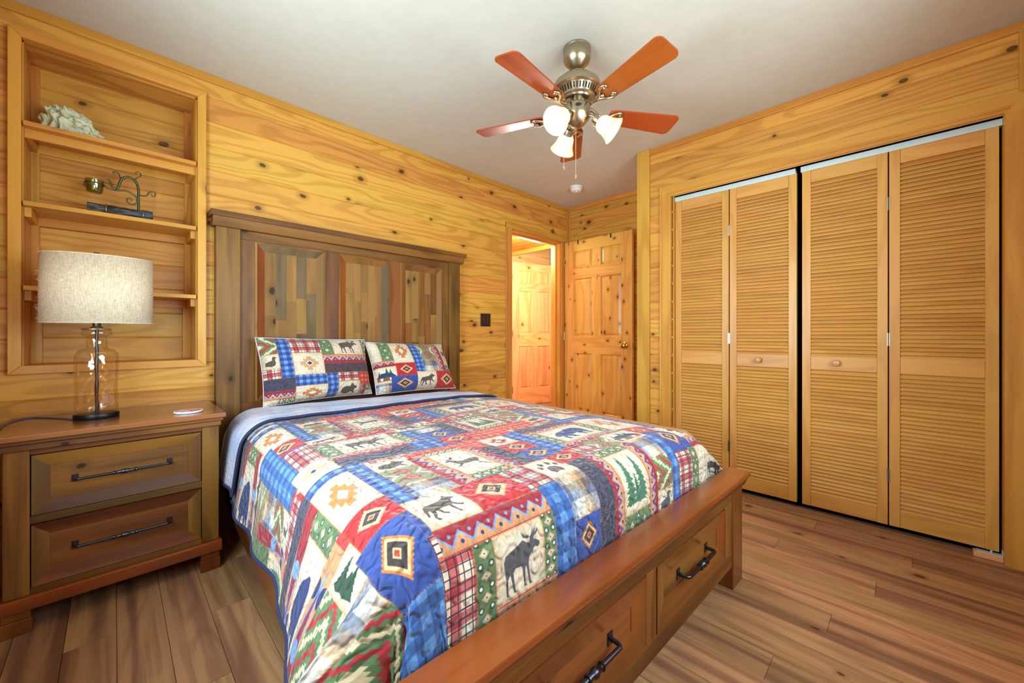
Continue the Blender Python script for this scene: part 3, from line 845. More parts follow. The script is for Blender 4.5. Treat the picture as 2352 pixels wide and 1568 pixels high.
c1 = t.mix(n1, lin((220, 228, 198)), lin((182, 190, 158)))
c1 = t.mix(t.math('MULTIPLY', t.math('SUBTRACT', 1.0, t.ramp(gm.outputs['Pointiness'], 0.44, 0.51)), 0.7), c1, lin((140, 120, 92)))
t.link(c1, t.b.inputs['Base Color']); t.set(Roughness=0.75); t.bump(n1, 0.4, 0.004)
o = new_obj('coral_rock', me, t.m, None, (RC.x, RC.y, 1.948)); tag(o, 'pale lumpy coral rock on the top shelf of the niche', 'rock')

# ------------------------------------------------------------------ candle holder on the second shelf
CZ, CYY = 1.611, 2.695
cd = thing('candle_holder', 'dark log-shaped candle holder with curled metal arm and green glass cup on the second shelf', 'candle holder', (0.023, CYY, CZ))
def barkmat():
    t = NT('cast_bark'); tc = t.node('ShaderNodeTexCoord')
    n = t.noise(t.vmath('MULTIPLY', tc.outputs['Object'], (18, 90, 90)), 1.0, 4, 0.65)
    n2 = t.noise(tc.outputs['Object'], 16.0, 2, 0.5)
    c = t.mix(t.ramp(n, 0.4, 0.62), lin((30, 30, 30)), lin((92, 92, 80)))
    t.link(t.mix(t.math('MULTIPLY', t.ramp(n2, 0.55, 0.7), 0.6), c, lin((62, 86, 124))), t.b.inputs['Base Color'])
    t.set(Roughness=0.5, Metallic=0.3); t.bump(n, 0.9, 0.006)
    return t.m
m = MB(); N = 40; K = 22; vs = []
for i in range(N + 1):
    u = i / N; xx = -0.090 + 0.226 * u
    for k in range(K):
        a = 2 * math.pi * k / K
        rr = 0.0245 + 0.0036 * mnoise.noise(Vector((xx * 30, math.cos(a) * 2, math.sin(a) * 2))) + 0.0016 * math.sin(a * 7 + xx * 25)
        if u > 0.8: rr *= 1.06
        vs.append((xx, CYY + rr * 1.15 * math.cos(a), CZ + 0.0235 + rr * math.sin(a)))
fs = [(i * K + k, i * K + (k + 1) % K, (i + 1) * K + (k + 1) % K, (i + 1) * K + k) for i in range(N) for k in range(K)]
fs += [tuple(reversed(range(K))), tuple(N * K + k for k in range(K))]
mz = min(v[2] for v in vs); vs = [(v[0], v[1], v[2] - mz + CZ) for v in vs]
m.add(vs, fs).obj('log', barkmat(), cd, smooth=70)
for xx in (-0.028, 0.100):
    MB().tube([(xx, CYY + 0.0302 * math.cos(k * math.pi / 14), CZ + 0.0275 + 0.0275 * math.sin(k * math.pi / 14)) for k in range(-3, 18)], 0.0026, 8).obj('band', NICKEL, cd, smooth=60)
def P(x, z): return (x, CYY, z)
MB().tube(spline([P(0.084, CZ + 0.03), P(0.084, 1.72), P(0.083, 1.772), P(0.073, 1.803), P(0.050, 1.818), P(0.028, 1.806), P(0.017, 1.778), P(0.012, 1.757), P(0.002, 1.750), P(-0.008, 1.757), P(-0.014, 1.776), P(-0.021, 1.787), P(-0.027, 1.783)], 8),
          [0.0054] * 48 + [0.0054 - 0.0036 * k / 48 for k in range(49)], 10).obj('stem', BRONZE, cd, smooth=60)
def curl(pts, r0, r1, name='curl'):
    q = spline(pts, 8); n = len(q)
    MB().tube(q, [1.3 * (r0 + (r1 - r0) * k / (n - 1)) for k in range(n)], 8).obj(name, BRONZE, cd, smooth=60)
curl([P(0.021, 1.801), P(0.015, 1.822), P(0.006, 1.831), P(-0.003, 1.829), P(-0.003, 1.820), P(0.005, 1.820)], 0.0024, 0.0014)
curl([P(0.070, 1.808), P(0.078, 1.822), P(0.090, 1.832), P(0.092, 1.846), P(0.081, 1.852), P(0.073, 1.844), P(0.079, 1.836)], 0.0026, 0.0014)
curl([P(0.086, 1.740), P(0.100, 1.739), P(0.114, 1.744), P(0.122, 1.760), P(0.134, 1.768), P(0.145, 1.762), P(0.144, 1.748), P(0.133, 1.747), P(0.132, 1.756)], 0.0030, 0.0016)
curl([P(0.084, 1.675), P(0.084, 1.700), P(0.079, 1.722), P(0.062, 1.739), P(0.038, 1.748), P(0.015, 1.744), P(-0.010, 1.742), P(-0.032, 1.752)], 0.0032, 0.0028, 'arm')
curl([P(0.080, 1.715), P(0.078, 1.700), P(0.066, 1.688), P(0.050, 1.690), P(0.042, 1.704), P(0.050, 1.716), P(0.060, 1.711), P(0.058, 1.702)], 0.0030, 0.0016)
MB().tube([(0.0005, CYY + 0.009 * math.cos(k * math.pi / 8), 1.748 + 0.009 * math.sin(k * math.pi / 8)) for k in range(17)], 0.0016, 6).obj('ring', NICKEL, cd)
GX, GZ = -0.066, 1.712
MB().tube([(GX + 0.0335 * math.cos(k * math.pi / 20), CYY + 0.0335 * math.sin(k * math.pi / 20), GZ + 0.042) for k in range(41)], 0.0024, 8, cap=False).obj('cup_ring', BRONZE, cd, smooth=60)
m = MB(); m.lathe([(0.023, 0.0), (0.0265, 0.003), (0.030, 0.030), (0.031, 0.046), (0.0325, 0.050), (0.0325, 0.060), (0.0305, 0.060), (0.0285, 0.046), (0.027, 0.028), (0.0235, 0.008)], c=(GX, CYY, GZ), n=48, cap=True)
for i, v in enumerate(m.v):
    a = math.atan2(v[1] - CYY, v[0] - GX)
    if v[2] < GZ + 0.047: m.v[i] = (GX + (v[0] - GX) * (1 + 0.02 * math.cos(16 * a)), CYY + (v[1] - CYY) * (1 + 0.02 * math.cos(16 * a)), v[2])
g = m.obj('glass_cup', GREENG, cd, smooth=50); g['label'] = 'ribbed green glass votive cup'

# ------------------------------------------------------------------ bed
bed = thing('bed', 'brown stained wooden bed with tall panelled headboard and two drawers in the footboard', 'bed', (1.14, 1.50, 0))
# local bed frame: p to the right along the footboard, q from the footboard towards the headboard
BA = R(-1.94); BO = (1.9, 0.491)
EX = (math.cos(BA), math.sin(BA)); EY = (-math.sin(BA), math.cos(BA))
def TBED(v): return (BO[0] + v[0] * EX[0] + v[1] * EY[0], BO[1] + v[0] * EX[1] + v[1] * EY[1], v[2])

# footboard
for a, b in ((-0.115, 0.0), (-1.59, -1.475)):
    MB(TBED).box(a, b, 0.0, 0.055, 0, 0.405).obj('footboard_post', BEDTOP['Z'], bed, bevel=0.004)
MB(TBED).box(-1.620, 0.030, -0.024, 0.069, 0.436, 0.458).obj('footboard_cap', BEDTOP['X'], bed, bevel=0.005)
mm = MB(TBED)
mm.prism([(-0.020, 0.436), (-0.012, 0.422), (-0.006, 0.404), (0.058, 0.404), (0.064, 0.436)], 'x', -1.607, 0.017)
mm.obj('footboard_moulding', BEDW['X'], bed, bevel=0.002)
fy = 0.004
for x0, x1, z0, z1, ax in ((-1.475, -0.115, 0.358, 0.404, 'X'), (-1.475, -0.115, 0.093, 0.154, 'X'), (-0.192, -0.115, 0.154, 0.358, 'Z'), (-0.826, -0.766, 0.154, 0.358, 'Z'), (-1.475, -1.400, 0.154, 0.358, 'Z')):
    MB(TBED).box(x0, x1, fy, 0.04, z0, z1).obj('footboard_rail', BEDW[ax], bed, bevel=0.0025)
MB(TBED).box(-1.475, -0.115, 0.04, 0.05, 0.10, 0.40).obj('footboard_back', BEDW['X'], bed)
for x0, x1 in ((-0.7635, -0.1945), (-1.3975, -0.8285)):
    d = MB(TBED).box(x0, x1, 0.016, 0.038, 0.157, 0.3555).obj('drawer', BEDW['X'], bed)
    inn = (x0 + 0.064, x1 - 0.064, 0.2255, 0.296)
    moulding(d, TBED, (x0, x1, 0.157, 0.3555), inn, 0.002, 0.0145, 0.0165, BEDTOP, 'drawer_moulding')
    handle(d, TBED, (x0 + x1) / 2, 0.262, 0.232, 0.016, base=0.022, rise=0.036, r=0.0064)
# side rails
def rail(px0, px1):
    mm = MB()
    a = TBED((px0, 0.055, 0)); 
    q0, q1 = 0.055, 2.055
    vs = [TBED((px0, q0, 0.13)), TBED((px1, q0, 0.13)), TBED((px1 + 0.02, q1, 0.13)), TBED((px0 + 0.02, q1, 0.13)),
          TBED((px0, q0, 0.33)), TBED((px1, q0, 0.33)), TBED((px1 + 0.02, q1, 0.33)), TBED((px0 + 0.02, q1, 0.33))]
    mm.hexa(vs).obj('side_rail', BEDTOP['Y'], bed, bevel=0.004)
rail(-1.572, -1.545); rail(-0.045, -0.018)
# mattress with rounded edges
def rounded_slab(p0, p1, q0, q1, z0, z1, r):
    """stadium-edged cushion in the bed frame"""
    m = MB(TBED); K = 10; M4 = 6
    rings = []
    for k in range(2 * K + 1):
        a = -math.pi / 2 + math.pi * k / (2 * K)
        zc = (z0 + z1) / 2; hz = (z1 - z0) / 2
        inset = r * (1 - math.cos(a)); zz = zc + hz * math.sin(a)
        ring = []
        rc = 0.09
        for cx, cy, s in ((p1 - rc, q1 - rc, 0), (p0 + rc, q1 - rc, 90), (p0 + rc, q0 + rc, 180), (p1 - rc, q0 + rc, 270)):
            for j in range(M4):
                t = R(s + 90 * j / (M4 - 1)); rr = rc - inset
                ring.append((cx + rr * math.cos(t), cy + rr * math.sin(t), zz))
        rings.append(ring)
    n = len(rings[0]); vs = [p for r_ in rings for p in r_]
    fs = [(i * n + k, i * n + (k + 1) % n, (i + 1) * n + (k + 1) % n, (i + 1) * n + k) for i in range(len(rings) - 1) for k in range(n)]
    fs += [tuple(reversed(range(n))), tuple((len(rings) - 1) * n + k for k in range(n))]
    return m.add(vs, fs)
mt = rounded_slab(-1.535, -0.035, 0.125, 2.03, 0.34, 0.622, 0.085).obj('mattress', TAN, None, smooth=60)
tag(mt, 'mattress in a tan sheet, showing between the folded quilt and the headboard', 'mattress')
m = MB(TBED).box(-1.545, -0.045, 0.07, 2.04, 0.25, 0.342); m.obj('slat_base', SHADOWGAP, bed)

# headboard (square to the wall)
hy = 2.572
for a, b in ((0.377, 0.486), (1.884, 1.988)):
    MB().box(a, b, hy, 2.632, 0, 1.622).obj('headboard_post', BEDW['Z'], bed, bevel=0.004)
    zz = 0.0
MB().box(0.350, 2.040, 2.545, 2.640, 1.672, 1.703).obj('headboard_cap', BEDW['X'], bed, bevel=0.003)
mm = MB().prism([(2.550, 1.672), (2.556, 1.650), (2.566, 1.622), (2.636, 1.622), (2.636, 1.672)], 'x', 0.362, 2.020)
mm.obj('headboard_moulding', BEDW['X'], bed, bevel=0.002)
hf = 2.590
stiles = [(0.486, 0.556), (0.940, 1.020), (1.376, 1.460), (1.836, 1.884)]
MB().box(0.486, 1.884, hf, 2.63, 1.572, 1.622).obj('headboard_rail', BEDW['X'], bed, bevel=0.002)
MB().box(0.486, 1.884, hf, 2.63, 0.30, 0.668).obj('headboard_rail', BEDW['X'], bed, bevel=0.002)
for a, b in stiles: MB().box(a, b, hf, 2.63, 0.668, 1.572).obj('headboard_stile', BEDW['Z'], bed, bevel=0.002)
BOARD = [wood('headboard_board_%s' % n, 'Z', l, d, (36, 20, 12), rings=3.2, ring_amt=0.45, vary=0.07, huevar=0.006, knot_density=0.3, rough=0.6, coat=0.0, patch=p, streak=0.3)
         for n, l, d, p in (('olive', (146, 106, 54), (108, 72, 30), (116, 82, 40)), ('brown', (134, 86, 36), (92, 54, 18), (80, 46, 20)), ('grey', (112, 92, 60), (84, 62, 36), (78, 62, 40)), ('rust', (150, 78, 26), (108, 50, 14), (104, 54, 20)))]
bp = random.Random(3)
for j in range(3):
    xa, xb = stiles[j][1], stiles[j + 1][0]
    pn = MB().box(xa, xb, 2.622, 2.630, 0.668, 1.572).obj('headboard_panel', BEDW['Z'], bed)
    bz = 0.052
    inn = (xa + bz, xb - bz, 0.668 + bz, 1.572 - bz)
    q = rect_ring((xa + 0.012, xb - 0.012, 0.680, 1.560), inn, 0, 0)
    tones = {0: (1, 0, 2, 3), 1: (1, 2, 1, 3), 2: (1, 0, 1, 1)}[j]
    for k, qq in enumerate(q):
        ys = (hf + 0.003, hf + 0.003, hf + 0.018, hf + 0.018)
        MB().hexa([(p[0], 2.622, p[1]) for p in qq] + [(p[0], y, p[1]) for p, y in zip(qq, ys)]).obj('panel_moulding', BOARD[tones[k]], pn)
    for k, qq in enumerate(rect_ring((xa, xb, 0.668, 1.572), (xa + 0.012, xb - 0.012, 0.680, 1.560), 0, 0)):
        MB().hexa([(p[0], 2.622, p[1]) for p in qq] + [(p[0], hf + (0.004 if i < 2 else 0.001), p[1]) for i, p in enumerate(qq)]).obj('panel_bead', BOARD[0 if j == 0 else 1], pn)
    nb = 5; wid = (inn[1] - inn[0]) / nb
    for b in range(nb):
        za = inn[2]
        cuts = sorted(bp.uniform(inn[2] + 0.12, inn[3] - 0.15) for _ in range(bp.choice((1, 2))))
        for ze in cuts + [inn[3]]:
            tone = {0: bp.choice((0, 0, 0, 2)), 1: bp.choice((0, 0, 1, 0)), 2: bp.choice((1, 1, 0, 1))}[j]
            MB().box(inn[0] + b * wid + 0.0003, inn[0] + (b + 1) * wid - 0.0003, hf + 0.017, 2.622, za + 0.0003, ze - 0.0003).obj('board', BOARD[tone], pn)
            za = ze

# ------------------------------------------------------------------ printed patchwork: painter
def noise2(h, w, cell, rng):
    gh, gw = int(h / cell) + 3, int(w / cell) + 3
    g = rng.random((gh, gw)).astype(np.float32)
    yy = np.arange(h) / cell; xx = np.arange(w) / cell
    y0 = yy.astype(int); x0 = xx.astype(int)
    fy = (yy - y0)[:, None].astype(np.float32); fx = (xx - x0)[None, :].astype(np.float32)
    fy = fy * fy * (3 - 2 * fy); fx = fx * fx * (3 - 2 * fx)
    a = g[y0][:, x0]; b = g[y0][:, x0 + 1]; c = g[y0 + 1][:, x0]; d = g[y0 + 1][:, x0 + 1]
    return (a * (1 - fx) + b * fx) * (1 - fy) + (c * (1 - fx) + d * fx) * fy

C = lambda *a: np.array(a, np.float32) / 255.0
CREAM, INK, BLUEINK, SKY = C(232, 220, 196), C(92, 74, 62), C(38, 56, 116), C(120, 164, 222)
MAR, PEACH, ORG, GRN, DKG = C(158, 32, 44), C(232, 164, 112), C(206, 122, 58), C(98, 124, 80), C(38, 74, 52)
TANC, DK, NAVY, WHT = C(226, 186, 132), C(62, 48, 46), C(52, 50, 74), C(240, 238, 228)

class Cloth:
    def __init__(s, c0, c1, d0, d1, ppm, seed=1):
        s.c0, s.d0, s.ppm = c0, d0, ppm
        s.w, s.h = int((c1 - c0) * ppm), int((d1 - d0) * ppm)
        s.a = np.zeros((s.h, s.w, 3), np.float32) + CREAM
        s.rng = np.random.default_rng(seed)
    def put(s, c0, c1, d0, d1, fn, edge=True, **kw):
        i0, i1 = int(round((c0 - s.c0) * s.ppm)), int(round((c1 - s.c0) * s.ppm))
        j0, j1 = int(round((d0 - s.d0) * s.ppm)), int(round((d1 - s.d0) * s.ppm))
        I0, I1, J0, J1 = max(i0, 0), min(i1, s.w), max(j0, 0), min(j1, s.h)
        if I1 - I0 < 2 or J1 - J0 < 2: return
        X, Y = np.meshgrid((np.arange(i0, i1) + 0.5 - i0) / s.ppm, (np.arange(j0, j1) + 0.5 - j0) / s.ppm)
        X = X.astype(np.float32); Y = Y.astype(np.float32)
        w, h = (i1 - i0) / s.ppm, (j1 - j0) / s.ppm
        img = fn(s, X, Y, w, h, **kw)
        if edge:
            e = np.minimum(np.minimum(X, w - X), np.minimum(Y, h - Y))
            st = ((e < 0.0028) & (((X + Y) / 0.004).astype(int) % 2 == 0))[..., None]
            img = np.where(st, img * 0.55 + C(206, 120, 70) * 0.45, img)
        s.a[J0:J1, I0:I1] = img[J0 - j0:J1 - j0, I0 - i0:I1 - i0]
    def image(s, name):
        n = noise2(s.h, s.w, 5, s.rng) * 0.10 + noise2(s.h, s.w, 40, s.rng) * 0.08 + 0.91
        a = np.clip(s.a * n[..., None] * 0.90, 0, 1)
        im = bpy.data.images.new(name, s.w, s.h, alpha=False)
        px = np.ones((s.h, s.w, 4), np.float32); px[..., :3] = a
        im.pixels.foreach_set(px.ravel()); im.update(); im.pack()
        return im

def sel(mask, a, b): return np.where(mask[..., None], a, b)
def base(X, c): return np.zeros(X.shape + (3,), np.float32) + c
def f_cream(s, X, Y, w, h):
    n = noise2(X.shape[0], X.shape[1], 7, s.rng)[..., None]
    b = base(X, CREAM) * (0.94 + 0.10 * n)
    e = np.minimum(np.minimum(X, w - X), np.minimum(Y, h - Y))[..., None]
    b = b * (1 - 0.22 * np.exp(-e / 0.010) * np.array([0.3, 0.7, 1.3], np.float32))
    return sel(((X / 0.0022).astype(int) % 3 == 0) & (n[..., 0] > 0.74), C(214, 178, 150) + 0 * b, b)
def f_ging(s, X, Y, w, h, cols, per=0.038):
    a = ((X / (per / 2)).astype(int) % 2) + ((Y / (per / 2)).astype(int) % 2)
    b = base(X, cols[0]); b = sel(a == 1, cols[1] + 0 * b, b); b = sel(a == 2, cols[2] + 0 * b, b)
    n = noise2(X.shape[0], X.shape[1], 9, s.rng)[..., None]
    return b * (0.88 + 0.24 * n)
f_blue = lambda s, X, Y, w, h: f_ging(s, X, Y, w, h, (C(40, 62, 130), C(62, 98, 170), C(110, 156, 216)))
f_bluem = lambda s, X, Y, w, h: f_ging(s, X, Y, w, h, (C(44, 82, 146), C(58, 106, 176), C(96, 148, 212)), 0.05)
f_redf = lambda s, X, Y, w, h: f_ging(s, X, Y, w, h, (C(196, 40, 40), C(212, 70, 52), C(228, 132, 84)), 0.034)
def f_plaid(s, X, Y, w, h, per=0.060):
    b = base(X, C(238, 224, 194)) + 0
    for A in (X, Y):
        t = (A % per) / per
        b = np.where(((t > 0.30) & (t < 0.72))[..., None], b * np.array([0.78, 0.47, 0.46], np.float32) + C(18, 0, 8), b)
    for A in (X, Y):
        t = (A % (per / 3.4)) / (per / 3.4)
        b = sel(t < 0.14, C(46, 36, 74) + 0 * b, b)
    return b
def f_navy(s, X, Y, w, h):
    t = ((X * 0.5 + Y) % 0.0062) / 0.0062
    n = noise2(X.shape[0], X.shape[1], 4, s.rng)
    return sel((t < 0.22) & (n > 0.35), C(150, 142, 150) * 0.75 + 0 * base(X, DK), base(X, NAVY) * (0.85 + 0.3 * n[..., None]))
def f_zig(s, X, Y, w, h, ax='x', flip=False):
    U, V, L, H = (X, Y, w, h) if ax == 'x' else (Y, X, h, w)
    v = V / H
    if flip: v = 1 - v
    per = max(0.042, H * 0.82); n = max(1, round(L / per)); per = L / n
    t = np.abs(((U / per) % 1.0) - 0.5) * 2
    line = 0.22 + 0.48 * t
    b = sel(v > line, base(X, MAR), base(X, PEACH) * (0.85 + 0.15 * v[..., None] / 0.6))
    b = sel(np.abs(v - line) < 0.055, C(116, 160, 226) + 0 * b, b)
    ph = ((U / per) % 1.0)
    d1 = (((ph - 0.5) * per) ** 2 + ((v - 0.60) * H) ** 2) < (0.055 * H + 0.0012) ** 2
    pc = np.minimum(ph, 1 - ph) * per
    d2 = (pc ** 2 + ((v - 0.30) * H) ** 2) < (0.055 * H + 0.0012) ** 2
    b = sel(d1, SKY + 0 * b, b); b = sel(d2, C(38, 52, 110) + 0 * b, b)
    return sel((v < 0.05), C(184, 52, 50) + 0 * b, b)
def f_green(s, X, Y, w, h):
    U, V, L, H = (X, Y, w, h) if w > h else (Y, X, h, w)
    n0 = noise2(X.shape[0], X.shape[1], 10, s.rng)[..., None]
    b = base(X, GRN) * (0.85 + 0.3 * n0)
    per = max(H * 0.85, 0.03); n = max(1, round(L / per)); per = L / n
    ph = ((U / per) % 1.0 - 0.5) * per
    d = np.abs(ph) / 0.011 + np.abs(V - H / 2) / 0.014
    b = sel(d < 1, C(216, 186, 152) + 0 * b, b); b = sel(d < 0.5, C(236, 222, 200) + 0 * b, b); b = sel(d < 0.2, DKG + 0 * b, b)
    ph2 = ((U / per + 0.5) % 1.0 - 0.5) * per
    for vv in (0.22, 0.78):
        q = ph2 ** 2 + (V - H * vv) ** 2
        b = sel(q < 0.0078 ** 2, DKG + 0 * b, b); b = sel(q < 0.0042 ** 2, WHT + 0 * b, b)
    return b
def f_diam(s, X, Y, w, h, bg=None, rim=None):
    n = noise2(X.shape[0], X.shape[1], 12, s.rng)[..., None]
    b = base(X, bg) * (0.88 + 0.22 * n)
    a, c = w * 0.30, h * 0.32
    x, y = np.abs(X - w / 2), np.abs(Y - h / 2)
    ser = (((X + Y * 0.6) / 0.011) % 1.0) * 0.16
    d = x / a + y / c
    b = sel(d < 1.02 + ser, rim + 0 * b, b)
    b = sel(d < 0.92, TANC + 0 * b, b)
    b = sel(d < 0.70, DK + 0 * b, b)
    b = sel(d < 0.30, TANC + 0 * b, b); b = sel(d < 0.18, C(190, 60, 40) + 0 * b, b)
    return b
f_redd = lambda s, X, Y, w, h: f_diam(s, X, Y, w, h, C(190, 34, 38), TANC)
f_blued = lambda s, X, Y, w, h: f_diam(s, X, Y, w, h, C(48, 74, 150), ORG)
def f_fuzzy(s, X, Y, w, h):
    n = noise2(X.shape[0], X.shape[1], 5, s.rng)[..., None]
    pal = np.array([C(226, 212, 190), C(88, 102, 140), C(214, 166, 116), C(200, 206, 206), C(112, 88, 76)])
    i = ((X + 0.005) / 0.021).astype(int); j = (Y / 0.024).astype(int)
    b = 0.5 * pal[(i * 2 + 1) % 5] + 0.5 * pal[(j * 3) % 5]
    return b * (0.85 + 0.3 * n)
def f_motif(s, X, Y, w, h):
    b = base(X, C(138, 142, 102)) * (0.92 + 0.16 * noise2(X.shape[0], X.shape[1], 6, s.rng)[..., None])
    q = 0.006
    x = (np.round(np.abs(X - w / 2) / q) * q); y = Y
    for yc in (0.27 * h, 0.73 * h):
        d = x / (0.30 * w) + np.round(np.abs(y - yc) / q) * q / (0.22 * h)
        b = sel((d > 0.62) & (d < 0.95), C(196, 40, 42) + 0 * b, b); b = sel(d < 0.22, C(196, 40, 42) + 0 * b, b)
    e = np.round(np.abs(Y - h / 2) / q) * q / (0.32 * h) + (w / 2 - x) / (0.30 * w)
    return sel((e > 0.55) & (e < 0.85), C(238, 232, 214) + 0 * b, b)
def f_rug(s, X, Y, w, h):
    q = 0.008
    b = base(X, C(96, 130, 84)) + 0
    t = (np.round(X / q) * q + np.abs(((np.round(Y / q) * q) % 0.11) - 0.055) * 1.4)
    b = sel((t % 0.085) < 0.022, C(226, 214, 170) + 0 * b, b)
    b = sel(((t + 0.045) % 0.085) < 0.020, C(190, 44, 56) + 0 * b, b)
    return b
def f_sun(s, X, Y, w, h, col=None, hole=True, ctr=None):
    b = f_cream(s, X, Y, w, h)
    x, y = (X - w / 2) / (w * 0.5), (Y - h / 2) / (h * 0.5)
    d = np.abs(x) + np.abs(y); e = (np.abs(x) - np.abs(y)) * 2.35 + 0.5
    tooth = 1 - 2 * np.abs((e % 1.0) - 0.5)
    m = d < 0.52 + 0.28 * tooth
    b = sel(m, (ORG if col is None else col) + 0 * b, b)
    if hole: b = sel((np.abs(x) + np.abs(y) < 0.27), CREAM + 0 * b, b)
    if ctr is not None: b = sel((np.abs(x) + np.abs(y) < 0.17), ctr + 0 * b, b)
    return b

# silhouettes as outlines in a unit box (x right, y up)
SIL = {
 'moose': [[(.06,.60),(.10,.70),(.26,.74),(.42,.78),(.55,.83),(.63,.77),(.70,.74),(.74,.80),(.71,.86),(.62,.88),(.58,.98),(.60,.90),(.54,.97),(.57,.86),(.66,.82),(.72,.83),(.78,.85),(.86,.97),(.84,.88),(.92,.97),(.89,.87),(.99,.92),(.92,.83),(.84,.81),(.82,.77),(.90,.74),(.98,.68),(.97,.61),(.90,.60),(.85,.63),(.80,.60),(.79,.50),(.76,.55),(.70,.50),(.67,.40),(.69,.26),(.72,.06),(.76,.01),(.69,.01),(.66,.10),(.63,.28),(.60,.38),(.57,.26),(.58,.08),(.62,.02),(.54,.02),(.54,.12),(.52,.30),(.49,.40),(.34,.42),(.28,.36),(.30,.20),(.33,.04),(.37,.01),(.29,.01),(.26,.14),(.22,.30),(.20,.36),(.15,.28),(.14,.12),(.16,.03),(.19,.0),(.11,.0),(.10,.12),(.10,.32),(.08,.44)]],
 'elk': [[(.04,.52),(.08,.62),(.24,.63),(.45,.58),(.58,.60),(.68,.66),(.74,.76),(.72,.84),(.64,.90),(.58,.98),(.62,.86),(.54,.90),(.64,.82),(.72,.78),(.76,.80),(.80,.96),(.78,.82),(.87,.92),(.80,.78),(.86,.75),(.94,.69),(.90,.66),(.82,.66),(.78,.58),(.73,.46),(.70,.38),(.82,.28),(.93,.22),(.82,.24),(.66,.34),(.60,.38),(.45,.38),(.32,.40),(.24,.36),(.14,.20),(.02,.06),(.0,.02),(.06,.06),(.17,.18),(.26,.22),(.20,.34),(.10,.42)]],
 'wolf': [[(.0,.20),(.03,.42),(.08,.60),(.16,.68),(.34,.70),(.54,.74),(.68,.82),(.76,.90),(.80,.98),(.83,.90),(.90,.84),(.99,.78),(.97,.71),(.88,.70),(.82,.62),(.80,.52),(.86,.40),(.96,.30),(.90,.27),(.80,.36),(.73,.46),(.70,.34),(.73,.18),(.77,.08),(.70,.08),(.66,.20),(.63,.42),(.48,.42),(.38,.40),(.40,.24),(.50,.16),(.44,.13),(.35,.20),(.31,.34),(.26,.38),(.23,.26),(.16,.14),(.22,.04),(.14,.04),(.10,.14),(.16,.30),(.16,.44),(.10,.40),(.06,.24)]],
 'bear': [[(.0,.46),(.03,.58),(.08,.62),(.12,.72),(.24,.80),(.40,.84),(.56,.90),(.70,.90),(.86,.82),(.95,.66),(.97,.46),(.94,.22),(.99,.08),(.86,.08),(.84,.26),(.78,.36),(.74,.20),(.78,.06),(.66,.06),(.64,.24),(.60,.38),(.46,.36),(.40,.30),(.42,.16),(.48,.06),(.34,.06),(.30,.20),(.26,.34),(.20,.28),(.18,.12),(.22,.04),(.10,.05),(.10,.22),(.14,.40),(.06,.40)]],
 'rabbit': [[(.02,.24),(.04,.46),(.14,.62),(.32,.68),(.48,.64),(.56,.72),(.60,.98),(.66,.84),(.70,.96),(.72,.76),(.82,.68),(.94,.58),(.92,.48),(.82,.44),(.78,.34),(.82,.12),(.90,.04),(.76,.04),(.70,.18),(.56,.16),(.46,.04),(.22,.04),(.16,.12),(.06,.12)]],
 'duck': [[(.05,.15),(.10,.45),(.40,.55),(.60,.60),(.62,.80),(.72,.95),(.86,.90),(.99,.80),(.86,.76),(.82,.62),(.88,.40),(.80,.15),(.50,.05)]],
 'tree': [[(.26,1.0),(.30,.86),(.28,.86),(.34,.74),(.30,.74),(.38,.60),(.33,.60),(.42,.46),(.50,.60),(.47,.60),(.54,.72),(.58,.66),(.62,.80),(.60,.80),(.66,.97),(.70,.82),(.68,.82),(.76,.66),(.72,.66),(.82,.50),(.77,.50),(.90,.34),(.84,.34),(.98,.14),(.80,.10),(.60,.04),(.42,.08),(.22,.0),(.02,.10),(.12,.26),(.07,.26),(.17,.42),(.12,.42),(.20,.58),(.15,.58),(.22,.74),(.19,.74),(.24,.88),(.22,.88)]],
 'paw': [[(.30,.05),(.22,.25),(.30,.48),(.50,.56),(.70,.48),(.78,.25),(.70,.05),(.50,.12)], [(.06,.48),(.04,.66),(.14,.74),(.22,.60),(.16,.48)], [(.26,.66),(.24,.84),(.34,.94),(.42,.82),(.38,.66)], [(.58,.66),(.56,.84),(.66,.94),(.76,.82),(.72,.66)], [(.80,.52),(.78,.66),(.88,.74),(.96,.64),(.92,.50)]],
}
def poly_mask(x, y, poly):
    inside = np.zeros(x.shape, bool); n = len(poly)
    for i in range(n):
        x1, y1 = poly[i]; x2, y2 = poly[(i + 1) % n]
        if y1 == y2: continue
        c = ((y1 > y) != (y2 > y)) & (x < (x2 - x1) * (y - y1) / (y2 - y1) + x1)
        inside ^= c
    return inside
def f_pic(s, X, Y, w, h, sil='moose', col=None, rot=0, mirror=False, pad=(0.12, 0.12)):
    b = f_cream(s, X, Y, w, h)
    x, y = X / w, Y / h
    if rot == 1: x, y = 1 - y, x            # up = +c
    if rot == 3: x, y = y, 1 - x            # up = -c
    if mirror: x = 1 - x
    x = (x - pad[0]) / (1 - 2 * pad[0]); y = (y - pad[1]) / (1 - 2 * pad[1])
    for p in SIL[sil]: b = sel(poly_mask(x, y, p), (INK if col is None else col) + 0 * b, b)
    return b
def f_trees(s, X, Y, w, h, col=None):
    b = f_cream(s, X, Y, w, h); x, y = X / w, Y / h
    n = noise2(X.shape[0], X.shape[1], 4, s.rng)
    for cx, hh, k in ((.28, .93, .20), (.70, .88, .22), (.50, .58, .20)):
        t = hh - y
        jag = 0.45 + 0.55 * ((t * 11 + 2.0 * np.abs(x - cx)) % 1.0)
        b = sel((y > .10 + .05 * n) & (t > 0) & (np.abs(x - cx + (n - .5) * .05) < 0.012 + t ** 0.9 * k * jag * 1.25), (C(70, 132, 96) if col is None else col) * 0.9 + 0 * b, b)
    return b
